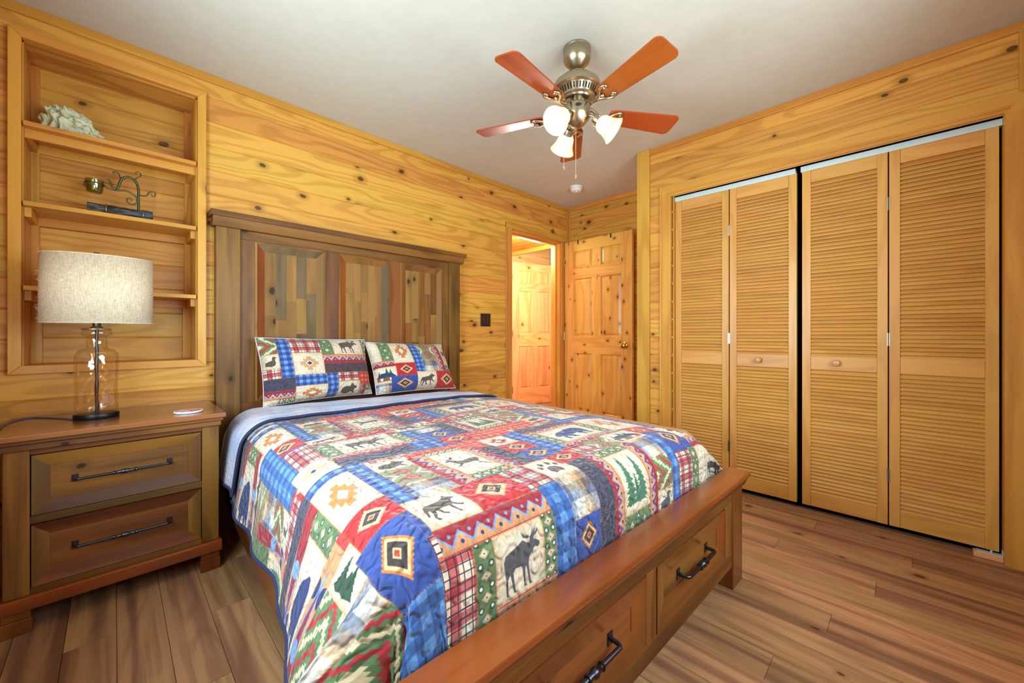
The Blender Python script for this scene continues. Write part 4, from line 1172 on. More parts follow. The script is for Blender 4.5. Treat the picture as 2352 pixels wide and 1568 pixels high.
def f_cabin(s, X, Y, w, h):
    b = f_cream(s, X, Y, w, h); x, y = X / w, Y / h
    for cx, hh in ((.18, .75), (.52, .95), (.70, .85)):
        tri = (y > .3) & (y < hh) & (np.abs(x - cx) < (hh - y) * 0.24 * (0.7 + 0.3 * ((y * 12) % 1)))
        b = sel(tri, C(44, 92, 58) + 0 * b, b)
    b = sel((x > .08) & (x < .92) & (y > .14) & (y < .40), C(136, 92, 62) + 0 * b, b)
    b = sel((y > .36) & (y < .62) & (np.abs(x - .5) < .46 - (y - .36) * 0.9), C(44, 58, 96) + 0 * b, b)
    for wx in (.20, .62): b = sel((x > wx) & (x < wx + .12) & (y > .18) & (y < .32), WHT + 0 * b, b)
    return b

# ------------------------------------------------------------------ the quilt's printed top
QC0, QC1, QD0, QD1 = -1.96, 0.36, -0.42, 1.62
q = Cloth(QC0, QC1, QD0, QD1, 900, 5)
A = q.put
GRAYINK = C(84, 84, 90)
pic = lambda sil, **k: (lambda s, X, Y, w, h: f_pic(s, X, Y, w, h, sil=sil, **k))
zig = lambda ax, flip=False: (lambda s, X, Y, w, h: f_zig(s, X, Y, w, h, ax=ax, flip=flip))
sun = lambda **k: (lambda s, X, Y, w, h: f_sun(s, X, Y, w, h, **k))
fills = [f_cream, f_plaid, f_blue, f_green, f_redf, f_redd, f_blued, f_fuzzy]
rq = random.Random(11)
for i in range(20):
    for j in range(18): A(QC0 + i * 0.12, QC0 + (i + 1) * 0.12, QD0 + j * 0.12, QD0 + (j + 1) * 0.12, fills[rq.randrange(8)])
TILE = [
 (-1.44, -1.300, .155, .302, pic('wolf')), (-1.300, -1.135, .158, .300, f_redd), (-1.135, -1.040, .165, .300, f_plaid), (-1.040, -0.920, .170, .297, pic('paw')),
 (-0.932, -0.812, .228, .312, f_redd), (-0.920, -0.842, .02, .228, f_navy),
 (-1.565, -1.440, .377, .615, sun()), (-1.565, -1.440, .263, .377, f_redd), (-1.565, -1.440, .150, .263, f_blued),
 (-1.565, -1.385, .615, .662, f_blue), (-1.440, -1.385, .302, .615, f_blue),
 (-1.385, -1.255, .628, .655, f_plaid), (-1.385, -1.255, .541, .628, pic('rabbit')), (-1.385, -1.265, .410, .541, f_motif), (-1.385, -1.275, .302, .410, f_fuzzy),
 (-1.262, -1.205, .302, .600, zig('y', True)), (-1.205, -1.068, .570, .600, f_green), (-1.205, -1.068, .345, .570, pic('elk', mirror=True, pad=(.04, .19))), (-1.205, -1.068, .304, .345, f_green),
 (-1.068, -1.018, .297, .560, zig('y', False)), (-1.018, -0.965, .300, .560, f_navy),
 (-1.255, -0.965, .600, .646, f_redf), (-1.018, -0.965, .530, .620, f_redf),
 (-0.965, -0.842, .506, .615, sun(col=C(168, 34, 46), hole=True)), (-0.965, -0.842, .412, .506, f_redd), (-0.965, -0.830, .312, .412, f_blued),
 (-0.842, -0.772, .326, .618, f_blue), (-0.965, -0.590, .655, .744, f_redf), (-0.965, -0.772, .615, .660, f_redf),
 (-1.565, -1.440, .800, .992, f_plaid), (-1.565, -1.440, .662, .800, sun(col=C(222, 178, 128), hole=True, ctr=BLUEINK)),
 (-1.440, -1.175, .662, .742, f_navy), (-1.440, -1.120, .742, .790, zig('x', True)), (-1.440, -1.385, .790, .960, f_green), (-1.385, -1.165, .790, .960, pic('moose')), (-1.165, -1.120, .790, .930, f_green), (-1.440, -1.100, .960, .985, zig('x')),
 (-1.440, -1.30, .985, 1.047, pic('wolf')), (-1.30, -1.135, .985, 1.047, f_redd), (-1.175, -1.120, .646, .760, f_blue),
 (-1.120, -1.060, .646, .935, f_blue), (-1.060, -1.000, .646, .700, f_blue), (-1.060, -0.935, .655, .740, f_redd), (-1.060, -0.950, .740, .862, f_blued), (-1.060, -0.950, .862, .968, f_fuzzy), (-1.120, -0.990, .935, 1.028, pic('bear')), (-1.120, -0.99, 1.0, 1.04, f_plaid),
 (-0.952, -0.892, .735, .962, f_navy), (-0.892, -0.835, .735, .950, zig('y', False)), (-0.835, -0.672, .778, .930, (lambda s, X, Y, w, h: f_trees(s, X, Y, w, h, C(74, 104, 66)))), (-0.835, -0.672, .744, .778, f_green), (-0.835, -0.672, .930, .965, f_green), (-0.672, -0.620, .744, .960, zig('y', True)),
 (-0.620, -0.590, .744, .900, f_green), (-0.590, -0.480, .690, .765, pic('rabbit')), (-0.590, -0.500, .645, .690, f_plaid), (-0.620, -0.480, .765, .880, f_rug), (-0.620, -0.465, .880, .970, f_motif), (-0.600, -0.465, .970, 1.075, f_cabin),
 (-0.480, -0.420, .640, .950, f_blue), (-0.465, -0.330, .985, 1.085, f_redd), (-0.465, -0.300, .940, .985, f_blued), (-0.420, -0.310, .770, .935, f_plaid), (-0.430, -0.290, .645, .770, sun(col=C(222, 178, 128))),
 (-0.310, -0.255, .770, .960, f_green), (-0.255, 0.05, .770, .960, pic('bear', col=INK)), (-0.29, -0.16, .69, .77, zig('x')), (-0.29, 0.0, .64, .69, f_navy), (-0.33, -0.1, .96, 1.09, pic('moose')),
 (-0.772, -0.430, .575, .622, f_navy), (-0.772, -0.430, .535, .578, zig('x')), (-0.772, -0.722, .370, .535, f_green), (-0.722, -0.482, .370, .535, pic('bear', col=BLUEINK, mirror=False)), (-0.482, -0.432, .370, .535, f_green), (-0.772, -0.432, .322, .370, zig('x', True)),
 (-0.500, -0.050, .592, .645, f_blue), (-0.432, -0.205, .355, .592, sun()), (-0.205, -0.150, .300, .592, f_blue), (-0.150, 0.08, .36, .592, f_motif),
 (-0.585, -0.405, .222, .335, f_cabin), (-0.405, -0.250, .255, .355, f_redd), (-0.405, -0.230, .100, .255, f_blued), (-0.250, 0.06, .155, .300, pic('bear', col=INK)), (-0.230, 0.08, .105, .160, zig('x', True)),
 (-0.700, -0.585, .228, .330, f_motif), (-0.790, -0.700, .228, .330, f_plaid), (-0.800, -0.630, .180, .228, f_green),
]
for k in (1, 0):
    for (a, b, c, d, fn) in TILE: A(a, b, c + 0.745 * k, d + 0.745 * k, fn)
# far end beside the cuff
for (a, b, c, d, fn) in ((-1.565, -1.385, 1.44, 1.49, f_blue), (-1.565, -1.44, 1.475, 1.50, f_cream), (-0.44, -0.30, 1.10, 1.335, sun()), (-0.50, -0.2, 1.335, 1.38, f_blue), (-1.27, -0.75, 1.37, 1.43, f_redf)): A(a, b, c, d, fn)
# left hanging side, from the headboard to the foot
for (a, b, c, d, fn) in (
 (-1.96, -1.565, 1.42, 1.62, f_navy), (-1.96, -1.565, 1.375, 1.42, zig('y')), (-1.625, -1.565, 1.24, 1.375, f_green), (-1.96, -1.625, 1.24, 1.375, pic('bear', col=BLUEINK, rot=1)), (-1.96, -1.565, 1.19, 1.24, zig('y')),
 (-1.96, -1.565, 1.10, 1.19, f_cabin), (-1.96, -1.64, 1.00, 1.10, f_motif), (-1.640, -1.53, .74, 1.16, f_bluem), (-1.96, -1.64, .88, 1.00, f_fuzzy), (-1.76, -1.64, .80, .90, f_rug), (-1.76, -1.64, .72, .80, pic('elk', col=GRAYINK, rot=1)), (-1.76, -1.58, .665, .725, f_plaid),
 (-1.800, -1.750, .66, 1.02, zig('x')), (-1.96, -1.800, .90, 1.10, f_green), (-1.96, -1.800, .66, .90, f_trees),
 (-1.530, -1.440, .80, .985, f_plaid), (-1.565, -1.44, .662, .80, sun(col=C(222, 178, 128), ctr=BLUEINK)),
 (-1.96, -1.565, .600, .665, f_navy), (-1.96, -1.565, .540, .600, zig('y')), (-1.625, -1.565, .385, .540, f_green), (-1.96, -1.625, .385, .540, pic('bear', col=BLUEINK, rot=1)), (-1.96, -1.565, .325, .385, zig('y', True)),
 (-1.96, -1.565, .205, .325, f_rug), (-1.96, -1.565, .120, .205, f_fuzzy), (-1.96, -1.565, -.42, .120, f_rug), (-1.66, -1.565, .20, .325, pic('tree', col=DKG, rot=1))): A(a, b, c, d, fn)
# foot side
for (a, b, c, d, fn) in (
 (-1.585, -1.455, .070, .263, f_blued), (-1.60, -1.455, -.42, .070, f_bluem), (-1.455, -1.372, -.42, .150, f_plaid),
 (-1.440, -1.115, .095, .157, zig('x')), (-1.372, -1.318, -.22, .095, f_green), (-1.318, -1.160, -.056, .095, pic('moose', col=GRAYINK, pad=(0.10, 0.07))), (-1.160, -1.115, -.056, .095, f_green), (-1.318, -1.115, -.12, -.056, zig('x', True)),
 (-1.115, -1.035, -.42, .165, f_bluem), (-1.035, -.920, .045, .172, f_fuzzy), (-1.035, -.920, -.068, .045, f_blued), (-1.035, -.842, -.13, -.068, zig('x')), (-.920, -.842, -.125, .228, f_navy),
 (-.842, -.790, -.42, .228, zig('y', True)), (-.790, -.632, -.025, .180, f_trees), (-.790, -.632, -.10, -.025, f_green), (-.632, -.575, -.42, .225, zig('y', False)),
 (-.575, -.462, -.005, .112, f_rug), (-.575, -.462, .112, .226, f_fuzzy), (-.575, -.462, -.085, -.005, pic('duck', col=GRAYINK)), (-.462, -.402, -.42, .20, f_bluem), (-.402, -.285, -.15, .10, f_plaid), (-.402, -.285, -.42, -.15, f_cream),
 (-.285, -.225, -.42, .105, f_green), (-.225, -.10, -.10, .105, f_cream), (-.10, .10, -.42, .105, f_green), (-.16, .02, -.06, .06, pic('moose', col=DK)), (-.225, .1, -.42, -.10, f_navy), (0.06, 0.36, -.42, .2, zig('x'))): A(a, b, c, d, fn)
IMG_Q = q.image('quilt_print'); del q

def cloth_mat(name, img, su, sv, quilting=1.0, cells=26.0):
    t = NT(name)
    tx = t.node('ShaderNodeTexImage'); tx.image = img; tx.interpolation = 'Cubic'
    uv = t.node('ShaderNodeUVMap'); uv.uv_map = 'UVMap'
    t.link(uv.outputs[0], tx.inputs[0])
    t.link(tx.outputs[0], t.b.inputs['Base Color'])
    t.set(Roughness=0.92, Sheen_Weight=0.15)
    P = t.vmath('MULTIPLY', uv.outputs[0], (su, sv, 0))
    n = t.noise(P, cells, 1.0, 0.4)
    g = t.ramp(t.math('ABSOLUTE', t.math('SUBTRACT', n, 0.5)), 0.0, 0.15)
    n2 = t.noise(P, 420.0, 2, 0.6)
    h = t.math('ADD', g, t.math('MULTIPLY', n2, 0.08))
    t.bump(h, 0.62 * quilting, 0.012)
    return t.m
QUILT = cloth_mat('patchwork_quilt', IMG_Q, QC1 - QC0, QD1 - QD0)

# ------------------------------------------------------------------ quilt surface
def sstep(x, a, b):
    t = np.clip((x - a) / (b - a), 0, 1); return t * t * (3 - 2 * t)
def arc(s, Rr, th):
    """cloth length s past the start of a rounded edge -> (outward, down)"""
    a = np.clip(s / Rr, 0, th); o = Rr * np.sin(a); d = Rr * (1 - np.cos(a))
    e = np.maximum(s - Rr * th, 0)
    return o + e * math.cos(th), d + e * math.sin(th)
CL, DF, CR = -1.44, 0.205, -0.20
def dome(c): return -0.022 * np.clip((c + 0.55) / 0.35, 0, 1.2) ** 2
ES = np.array([(-.070, .060), (-.125, .065), (-.085, .030), (.010, .005), (.022, .006), (-.045, -.004), (-.030, -.006), (.0, .0), (.0, .0)])
def quilt_pos(c, d, lift=0.0):
    c = np.asarray(c, float); d = np.asarray(d, float)
    a = np.maximum(CL - c, 0); b = np.maximum(DF - d, 0); e = np.maximum(c - CR, 0)
    p = np.clip(c, CL, CR); qq = np.maximum(d, DF); z = 0.648 + dome(np.minimum(c, CR))
    oL, dL = arc(a, 0.12, R(82)); oF, dF = arc(b, 0.11, R(88)); oR, dR = arc(e, 0.19, R(84))
    # left hang flares a little near the foot
    wv = sstep(dL, 0.03, 0.34)
    fl = (1 - sstep(d, DF, DF + 0.55)) * wv
    pL = p - oL + ES[0][0] * fl; qL = qq + ES[0][1] * fl * (d >= DF)
    # wavy hem
    pL = pL + wv * 0.010 * np.sin(d * 17.0) * (1 - fl)
    wr = sstep(dR, 0.05, 0.36); oR = oR + 0.10 * wr * (1 - sstep(d, DF, DF + 0.6))
    P = np.where(a > 0, pL, p + oR); Q = np.where(a > 0, qL, qq - oF); Z = z - np.where(a > 0, dL, 0) - np.where(a > 0, 0, dF) - np.where(e > 0, dR, 0)
    # corners
    for side in (0, 1):
        s = a if side == 0 else e
        m = (s > 0) & (b > 0)
        if not m.any(): continue
        r = np.hypot(s, b); t = np.arctan2(b, s) / (math.pi / 2)
        Rr = 0.12 + (0.11 - 0.12) * t if side == 0 else 0.19 + (0.11 - 0.19) * t
        th = R(82) + (R(88) - R(82)) * t
        al = np.clip(r / Rr, 0, th); ex = np.maximum(r - Rr * th, 0)
        o = Rr * np.sin(al) + ex * np.cos(th); dn = Rr * (1 - np.cos(al)) + ex * np.sin(th)
        dx = np.cos(t * math.pi / 2); dy = np.sin(t * math.pi / 2)
        w = sstep(dn, 0.04, 0.30) if side == 0 else sstep(dn, 0.03, 0.26)
        if side == 0:
            u = np.clip(t, 0, 1) * (len(ES) - 1); i = np.minimum(u.astype(int), len(ES) - 2); f = u - i; f = f * f * (3 - 2 * f)
            E_ = ES[i] * (1 - f)[..., None] + ES[i + 1] * f[..., None]
            pc = CL - o * dx + E_[..., 0] * w; qc = DF - o * dy + E_[..., 1] * w
            dn = np.minimum(dn, 0.60)
        else:
            rip = np.sin(t * math.pi) * np.sin(t * math.pi * 3.0 + 0.6) * 0.05 * w
            pc = CR + o * dx + (0.10 * (1 - t) + np.abs(np.sin(t * math.pi)) * 0.11) * w + rip * dx; qc = DF - o * dy * 0.95 + rip * dy
        P = np.where(m, pc, P); Q = np.where(m, qc, Q); Z = np.where(m, z - dn, Z)
    # tucked behind the footboard
    inb = (P > -1.585) & (P < 0.005)
    Q = np.where(inb, np.maximum(Q, 0.088), Q)
    Z = np.maximum(Z, 0.02)
    ns = np.sin(c * 21 + d * 13) * np.sin(d * 17 - c * 9) * 0.0022
    flat = (a == 0) & (b == 0)
    Z = Z + np.where(flat, ns, 0) + lift
    return P, Q, Z

def cloth_grid(name, cs, ds, mat, uvf, mask=None, lift=0.0, posf=None, thick=0.009, parent=None):
    Cc, Dd = np.meshgrid(cs, ds)
    P, Q, Z = (posf or quilt_pos)(Cc, Dd, lift)
    Xw = BO[0] + P * EX[0] + Q * EY[0]; Yw = BO[1] + P * EX[1] + Q * EY[1]
    off = root_of(parent).location if parent is not None else (0, 0, 0)
    co = np.stack([Xw - off[0], Yw - off[1], Z - off[2]], -1).reshape(-1, 3).astype(np.float32)
    nx, ny = len(cs), len(ds)
    ii = np.arange(nx * ny).reshape(ny, nx)
    F = np.stack([ii[:-1, :-1], ii[:-1, 1:], ii[1:, 1:], ii[1:, :-1]], -1).reshape(-1, 4)
    me = bpy.data.meshes.new(name)
    me.vertices.add(len(co)); me.vertices.foreach_set('co', co.ravel())
    me.loops.add(F.size); me.loops.foreach_set('vertex_index', F.ravel().astype(np.int32))
    me.polygons.add(len(F)); me.polygons.foreach_set('loop_start', np.arange(0, F.size, 4).astype(np.int32))
    me.update(calc_edges=True)
    uv = me.uv_layers.new(name='UVMap')
    u, v = uvf(Cc, Dd); U = np.stack([u, v], -1).reshape(-1, 2)[F.ravel()].astype(np.float32)
    uv.data.foreach_set('uv', U.ravel())
    me.polygons.foreach_set('use_smooth', np.ones(len(F), bool))
    me.validate(); me.update()
    o = new_obj(name, me, mat, parent)
    md = o.modifiers.new('solid', 'SOLIDIFY'); md.thickness = thick; md.offset = -1
    return o

CHL = CL - 0.168 - 0.248          # hem on the left side
cs = np.arange(CHL, CR + 0.19 * R(84) + 0.27, 0.0065); ds = np.arange(-0.30, 1.60, 0.0065)
quilt = cloth_grid('quilt', cs, ds, QUILT, lambda c, d: ((c - QC0) / (QC1 - QC0), (d - QD0) / (QD1 - QD0)))
tag(quilt, 'quilted patchwork bedspread with moose, elk, bear and pine tree prints, spread over the bed', 'quilt')
def tubeline(cs_, ds_, lift, r, name, mat, parent):
    P, Q, Z = quilt_pos(np.array(cs_), np.array(ds_), lift)
    pts = [TBED((a, b, c)) for a, b, c in zip(P, Q, Z)]
    return MB().tube(pts, r, 8).obj(name, mat, parent, smooth=60)
tubeline([CHL] * 180, np.linspace(-0.30, 1.60, 180), -0.004, 0.0062, 'binding', BINDING, quilt)
tubeline(np.linspace(CHL, CL - 0.10, 60), [-0.30] * 60, -0.004, 0.0062, 'binding', BINDING, quilt)
tubeline([cs[-1]] * 120, np.linspace(-0.30, 1.60, 120), -0.004, 0.0062, 'binding', BINDING, quilt)

# turned-back cuff showing the pale blue reverse
t = NT('quilt_reverse'); uv = t.node('ShaderNodeUVMap'); uv.uv_map = 'UVMap'
P_ = t.vmath('MULTIPLY', uv.outputs[0], (1, 1, 0))
n1 = t.noise(t.vmath('MULTIPLY', P_, (3.0, 9.0, 1)), 1.6, 3, 0.55); n2 = t.noise(P_, 7.0, 2, 0.5)
c1 = t.mix(t.ramp(n1, 0.35, 0.65), lin((168, 190, 228)), lin((212, 216, 234)))
t.link(t.mix(t.math('MULTIPLY', t.ramp(n2, 0.5, 0.72), 0.55), c1, lin((210, 172, 156))), t.b.inputs['Base Color'])
t.set(Roughness=0.92)
g1 = t.ramp(t.math('ABSOLUTE', t.math('SUBTRACT', t.noise(P_, 30.0, 1, 0.4), 0.5)), 0.0, 0.09)
t.bump(g1, 0.4, 0.008)
REV = t.m
def cuff_pos(c, d, lift):
    # d runs 0..1: from the navy hem (front) to the rolled fold at the back, down underneath
    front = 1.492 - 0.022 * np.clip((c + 1.44) / 1.2, 0, 1); back = 1.862 - 0.20 * np.clip((c + 1.44) / 1.3, 0, 1)
    dd = front + (back - front) * np.minimum(d, 1.0)
    P, Q, Z = quilt_pos(c, dd, lift + 0.0155)
    k = np.clip(d - 1.0, 0, 1) * math.pi
    oz = np.where(d > 1.0, -0.012 * (1 - np.cos(k)), 0); oy = np.where(d > 1.0, 0.012 * np.sin(k), 0)
    lp = np.clip(np.minimum(CL - c, 0.2) / 0.2, 0, 1)
    return P - 0.014 * lp, Q + oy, Z + oz
cc = np.concatenate([np.arange(CL - 0.168 - 0.205, CR + 0.19 * R(84) + 0.14, 0.012)])
dd = np.concatenate([np.linspace(0, 1, 32), np.linspace(1.08, 2.0, 10)])
cuff = cloth_grid('cuff', cc, dd, REV, lambda c, d: (c, 0.37 * d), posf=cuff_pos, thick=0.008, parent=quilt)
cuff['label'] = 'turned-back quilt end showing its pale blue reverse'
Pc, Qc, Zc = cuff_pos(cc, np.zeros_like(cc), 0.0)
MB().tube([TBED((a, b - 0.002, c - 0.003)) for a, b, c in zip(Pc, Qc, Zc)], 0.0065, 8).obj('binding', BINDING, quilt, smooth=60)
Pc, Qc, Zc = cuff_pos(np.full(40, cc[0]), np.linspace(0, 1.0, 40), 0.0)
MB().tube([TBED((a - 0.002, b, c - 0.003)) for a, b, c in zip(Pc, Qc, Zc)], 0.0055, 8).obj('binding', BINDING, quilt, smooth=60)

# ------------------------------------------------------------------ pillows
def pillow_print(name, items, seed):
    c = Cloth(0, 0.66, 0, 0.44, 1300, seed)
    for (s0, s1, t0, t1, fn) in items: c.put(s0 * 0.66, s1 * 0.66, t0 * 0.44, t1 * 0.44, fn)
    return cloth_mat(name, c.image(name + '_print'), 0.66, 0.44, 0.6, 40.0)
f_brown = lambda s, X, Y, w, h: f_navy(s, X, Y, w, h) * np.array([1.25, 0.95, 0.80], np.float32)
PP1 = pillow_print('pillowcase_moose', [
 (0, .13, .72, 1, f_rug), (.13, .23, .35, 1, f_blue), (.23, .49, .72, 1, f_plaid), (.49, .60, .68, 1, f_green), (.60, .93, .68, 1, pic('moose', pad=(.18, .08))), (.93, 1, .68, 1, f_green), (0, .13, .5, .72, pic('duck')), (0, .13, .35, .5, f_plaid),
 (.23, .49, .38, .72, sun(col=C(214, 164, 110), ctr=BLUEINK)), (.49, 1, .54, .68, zig('x', True)), (.49, 1, .38, .54, f_brown), (.23, .60, .22, .38, f_blue), (.50, .60, 0, .38, f_blue), (.60, .82, .24, .38, f_plaid), (.82, 1, .18, .38, f_redf),
 (0, .23, .18, .35, f_navy), (0, .23, .07, .18, zig('x')), (0, .10, 0, .07, f_cream), (.10, .23, 0, .07, f_green), (.23, .50, 0, .22, sun(col=ORG)), (.60, .83, 0, .24, pic('rabbit')), (.83, .90, 0, .18, zig('y')), (.90, 1, .07, .18, f_green), (.90, 1, 0, .07, f_cream)], 21)
PP2 = pillow_print('pillowcase_wolf', [
 (0, .10, .55, 1, f_cream), (.10, .22, .55, 1, f_green), (.22, .45, .5, 1, sun()), (.45, .56, .3, 1, f_blue), (.56, .76, .55, 1, f_motif), (.56, .76, .32, .55, f_fuzzy), (.76, .86, .32, 1, zig('y')), (.86, 1, .45, 1, pic('elk')), (.86, 1, .32, .45, f_green),
 (0, .22, .45, .57, zig('x', True)), (0, .22, .15, .45, f_cabin), (.22, .45, .26, .50, f_redd), (.15, .45, 0, .26, f_blued), (.45, .70, 0, .32, pic('wolf')), (.70, 1, 0, .32, f_redd), (0, .15, 0, .15, f_fuzzy)], 22)
def pillow(label, mat, bl, br, tl, tr, thick, sag, seed):
    """front face spanned by four corners, puffed"""
    root = thing('pillow', label, 'pillow', tuple((Vector(bl) + Vector(br)) * 0.5), 'patchwork pillows against the headboard')
    bl, br, tl, tr = map(Vector, (bl, br, tl, tr))
    N, Mx = 46, 34; rs = random.Random(seed)
    ax = ((br - bl) + (tr - tl)).normalized(); up = ((tl - bl) + (tr - br)).normalized(); nrm = ax.cross(up).normalized()
    if nrm.y > 0: nrm = -nrm
    def shape(front):
        vs = []; uvs = []
        for j in range(Mx + 1):
            for i in range(N + 1):
                s, t = i / N, j / Mx
                P = (bl * (1 - s) + br * s) * (1 - t) + (tl * (1 - s) + tr * s) * t
                # pinched corners, slightly bowed edges
                c = bl * .25 + br * .25 + tl * .25 + tr * .25
                es, et = abs(2 * s - 1), abs(2 * t - 1)
                P = P + (c - P) * (0.045 * (es ** 6) * (1 - et ** 2) + 0.05 * (et ** 6) * (1 - es ** 2) * (0.5 if t > 0.5 else 1))
                prof = ((1 - es ** 2.6) * (1 - et ** 2.6)) ** 0.55
                k = prof * (1.0 - 0.25 * (t - 0.4))
                wob = 0.010 * mnoise.noise(Vector((s * 5 + seed, t * 4, 0))) * prof
                P = P + nrm * ((thick * 0.62 * k + wob) if front else -(thick * 0.38 * k))
                P.z -= sag * math.sin(math.pi * s) * t * 0.6
                vs.append(P); uvs.append((s, t))
        return vs, uvs
    V, UV, F = [], [], []
    for fr in (True, False):
        v, u = shape(fr); b = len(V); V += v; UV += u
        for j in range(Mx):
            for i in range(N):
                f = (b + j * (N + 1) + i, b + j * (N + 1) + i + 1, b + (j + 1) * (N + 1) + i + 1, b + (j + 1) * (N + 1) + i)
                F.append(f if fr else f[::-1])
    me = bpy.data.meshes.new('pillowcase'); off = root.location
    me.from_pydata([tuple(p - off) for p in V], [], F); me.update()
    uv = me.uv_layers.new(name='UVMap')
    for lp in me.loops: uv.data[lp.index].uv = UV[lp.vertex_index]
    for p in me.polygons: p.use_smooth = True
    new_obj('pillowcase', me, mat, root)
    n1 = N + 1
    idx = [i for i in range(n1)] + [j * n1 + N for j in range(1, Mx + 1)] + [Mx * n1 + i for i in range(N - 1, -1, -1)] + [j * n1 for j in range(Mx - 1, -1, -1)]
    MB().tube([V[i] for i in idx], 0.0022, 6, cap=False).obj('piping', REV, root, smooth=60)
pillow('patchwork pillow with a walking moose print, left one against the headboard', PP1, (0.555, 2.405, 0.662), (1.180, 2.455, 0.662), (0.540, 2.515, 1.030), (1.160, 2.525, 1.012), 0.17, 0.0, 3)
pillow('patchwork pillow with an orange sunburst and wolf print, right one against the headboard', PP2, (1.195, 2.425, 0.655), (1.775, 2.350, 0.650), (1.165, 2.530, 0.995), (1.765, 2.520, 0.965), 0.17, 0.0, 8)

# ------------------------------------------------------------------ ceiling fan
FX, FY = 1.588, 1.130
fan = thing('ceiling_fan', 'brushed nickel ceiling fan with five reddish wooden blades and three lit glass shades', 'ceiling fan', (FX, FY, ZC))
FC = (FX, FY, 0)
MB().lathe([(0.064, ZC), (0.066, ZC - 0.006), (0.064, ZC - 0.012), (0.066, ZC - 0.016), (0.066, ZC - 0.05), (0.060, ZC - 0.068), (0.046, ZC - 0.082), (0.032, ZC - 0.098), (0.020, ZC - 0.104), (0.012, ZC - 0.104)], c=FC, n=48).obj('canopy', NICKEL, fan, smooth=35)
MB().lathe([(0.0125, ZC - 0.10), (0.0125, ZC - 0.125), (0.016, ZC - 0.127), (0.024, ZC - 0.145)], c=FC, n=28).obj('downrod', NICKEL, fan, smooth=35)
MZ = 2.300
MB().lathe([(0.022, MZ), (0.055, MZ - 0.002), (0.082, MZ - 0.012), (0.097, MZ - 0.026), (0.100, MZ - 0.032), (0.109, MZ - 0.036), (0.112, MZ - 0.044), (0.112, MZ - 0.066), (0.104, MZ - 0.070), (0.100, MZ - 0.074), (0.084, MZ - 0.104), (0.088, MZ - 0.106), (0.088, MZ - 0.112), (0.080, MZ - 0.116), (0.076, MZ - 0.124), (0.050, MZ - 0.126)], c=FC, n=64).obj('motor_housing', NICKEL, fan, smooth=35)
for k in range(40):
    a = 2 * math.pi * k / 40
    mm = Matrix.Translation((FX, FY, MZ - 0.089)) @ Matrix.Rotation(a, 4, 'Z') @ Matrix.Translation((0.0925, 0, 0)) @ Matrix.Rotation(R(28), 4, 'Y')
    MB(lambda v, mm=mm: tuple(mm @ Vector(v))).box(-0.003, 0.0012, -0.0026, 0.0026, -0.012, 0.012).obj('vent_slot', SHADOWGAP, fan)
MB().lathe([(0.050, MZ - 0.124), (0.050, MZ - 0.142), (0.062, MZ - 0.144), (0.064, MZ - 0.150), (0.064, MZ - 0.185), (0.058, MZ - 0.205), (0.040, MZ - 0.228), (0.024, MZ - 0.242), (0.010, MZ - 0.246)], c=FC, n=48).obj('switch_housing', NICKEL, fan, smooth=35)
bdg = Matrix.Translation((FX, FY, MZ - 0.168)) @ Matrix.Rotation(R(-138), 4, 'Z') @ Matrix.Translation((0.0635, 0.0, 0)) @ Matrix.Rotation(R(90), 4, 'Y')
MB().lathe([(0.0115, 0), (0.0115, 0.0022), (0.010, 0.003)], n=28, M=bdg @ Matrix.Diagonal((0.72, 1.35, 1, 1))).obj('badge', DARKPLATE, fan)
# blades: local x outwards
BZ = 2.128
def blade_mesh():
    m = MB(); out = []
    L0, L1 = 0.165, 0.532
    n = 40
    for i in range(n + 1):
        u = 1 - (1 - i / n) ** 1.7; x = L0 + (L1 - L0) * u
        hw = 0.046 + 0.020 * u
        dx = L1 - x
        if dx < 0.030: hw = hw - 0.030 + math.sqrt(max(0.030 ** 2 - (0.030 - dx) ** 2, 0))
        if u < 0.06: hw *= 0.78 + 0.22 * u / 0.06
        out.append((x, max(hw, 0.004)))
    poly = [(x, h) for x, h in out] + [(x, -h) for x, h in reversed(out)]
    return MB().prism(poly, 'z', -0.003, 0.003)
def iron_mesh():
    m = MB()
    m.tube(spline([(0.055, 0, 0.035), (0.085, 0, 0.020), (0.115, 0, -0.002), (0.150, 0, -0.010)], 6), [0.010] * 7 + [0.009] * 12, 10)
    for s in (-1, 1):
        pts = spline([(0.140, 0, -0.009), (0.165, s * 0.010, -0.010), (0.183, s * 0.028, -0.010), (0.205, s * 0.040, -0.009), (0.222, s * 0.036, -0.008), (0.226, s * 0.026, -0.008), (0.218, s * 0.020, -0.008), (0.211, s * 0.024, -0.008)], 6)
        k = len(pts)
        m.tube(pts, [0.0085 - 0.0035 * i / (k - 1) for i in range(k)], 10)
        m.lathe([(0.001, -0.016), (0.006, -0.014), (0.008, -0.009), (0.008, -0.003)], c=(0.214, s * 0.026, 0), n=14)
    m.lathe([(0.001, -0.018), (0.008, -0.015), (0.009, -0.009), (0.009, -0.003)], c=(0.176, 0, 0), n=14)
    return m
bme = blade_mesh().mesh('blade'); fix_normals(bme); bme.materials.append(BLADE)
ime = iron_mesh().mesh('blade_iron'); fix_normals(ime); ime.materials.append(NICKEL)
for p in ime.polygons: p.use_smooth = True
for k in range(5):
    a = R(-104.2 + 72 * k)
    b = new_obj('blade', bme, None, fan, (0, 0, BZ - ZC)); b.rotation_mode = 'XYZ'
    b.rotation_euler = (Matrix.Rotation(a, 4, 'Z') @ Matrix.Rotation(R(-12), 4, 'X')).to_euler()
    if k == 0: pass
    i = new_obj('blade_iron', ime, None, fan, (0, 0, BZ - ZC))
    i.rotation_euler = (Matrix.Rotation(a, 4, 'Z') @ Matrix.Rotation(R(-12), 4, 'X')).to_euler()
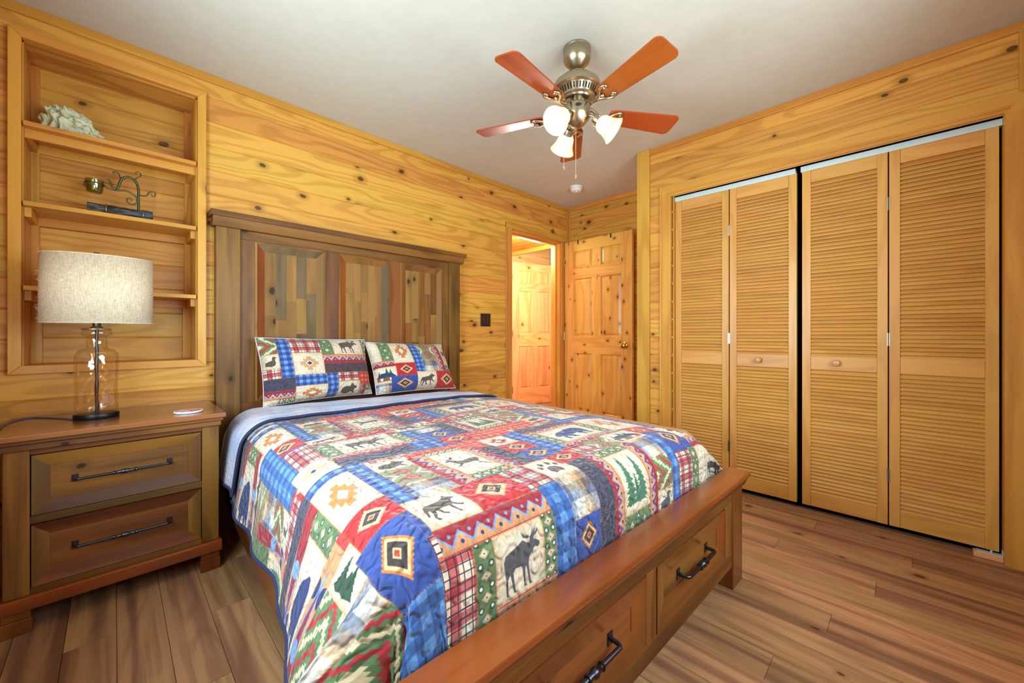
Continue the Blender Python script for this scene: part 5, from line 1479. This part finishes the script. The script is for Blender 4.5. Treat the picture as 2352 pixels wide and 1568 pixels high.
# light kit
for a in (-178, -58, 62):
    base = Matrix.Translation((FX, FY, MZ - 0.205)) @ Matrix.Rotation(R(a), 4, 'Z')
    M1 = base @ Matrix.Translation((0.092, 0, -0.012)) @ Matrix.Rotation(R(180 - 52), 4, 'Y')      # local z points out of the mouth
    T0 = lambda v, base=base: tuple(base @ Vector(v))
    arm = MB(T0).tube(spline([(0.030, 0, 0.006), (0.052, 0, 0.012), (0.075, 0, 0.006), (0.092, 0, -0.012)], 6), 0.008, 12).obj('light_arm', NICKEL, fan, smooth=50)
    MB().lathe([(0.010, -0.014), (0.024, -0.010), (0.026, 0.0), (0.026, 0.022), (0.022, 0.026)], n=32, M=M1).obj('fitter', NICKEL, fan, smooth=35)
    for j in range(3):
        w = 2 * math.pi * j / 3
        MB().lathe([(0.004, -0.003), (0.004, 0.003)], n=10, M=M1 @ Matrix.Translation((0.029 * math.cos(w), 0.029 * math.sin(w), 0.012))).obj('thumb_screw', NICKEL, fan)
    shd = MB().lathe([(0.022, 0.014), (0.030, 0.020), (0.039, 0.034), (0.042, 0.050), (0.044, 0.064), (0.050, 0.082), (0.061, 0.102), (0.064, 0.106), (0.061, 0.1045), (0.048, 0.083), (0.041, 0.064), (0.039, 0.050), (0.036, 0.036), (0.028, 0.024)], n=48, M=M1, cap=False).obj('glass_shade', FROST, fan, smooth=60)
    MB().lathe([(0.001, 0.082), (0.012, 0.080), (0.020, 0.070), (0.022, 0.058), (0.018, 0.044), (0.012, 0.034), (0.012, 0.022)], n=24, M=M1).obj('bulb', BULB, fan, smooth=60)
# pull chains
for (cx, cy, zt, zb2) in ((FX - 0.064, FY + 0.030, 2.03, 1.855), (FX - 0.006, FY + 0.002, 2.058, 1.822)):
    m = MB(); zz = zt
    m.tube([(cx, cy, zt), (cx, cy, zb2)], 0.0009, 6)
    n = int((zt - zb2) / 0.0065)
    for k in range(n): m.lathe([(0.0004, -0.002), (0.0019, 0), (0.0004, 0.002)], c=(cx, cy, zt - k * 0.0065), n=6)
    m.obj('pull_chain', CREAMCH, fan)
    fobm = Matrix.Translation((cx, cy, zb2 - 0.006)) @ Matrix.Rotation(R(45), 4, 'Z') @ Matrix.Rotation(R(70), 4, 'X')
    MB().lathe([(0.0015, -0.004), (0.0105, -0.0025), (0.013, 0.0), (0.0105, 0.0025), (0.0015, 0.004)], n=24, M=fobm @ Matrix.Diagonal((1, 0.75, 1, 1))).obj('chain_fob', CREAMCH, fan, smooth=40)
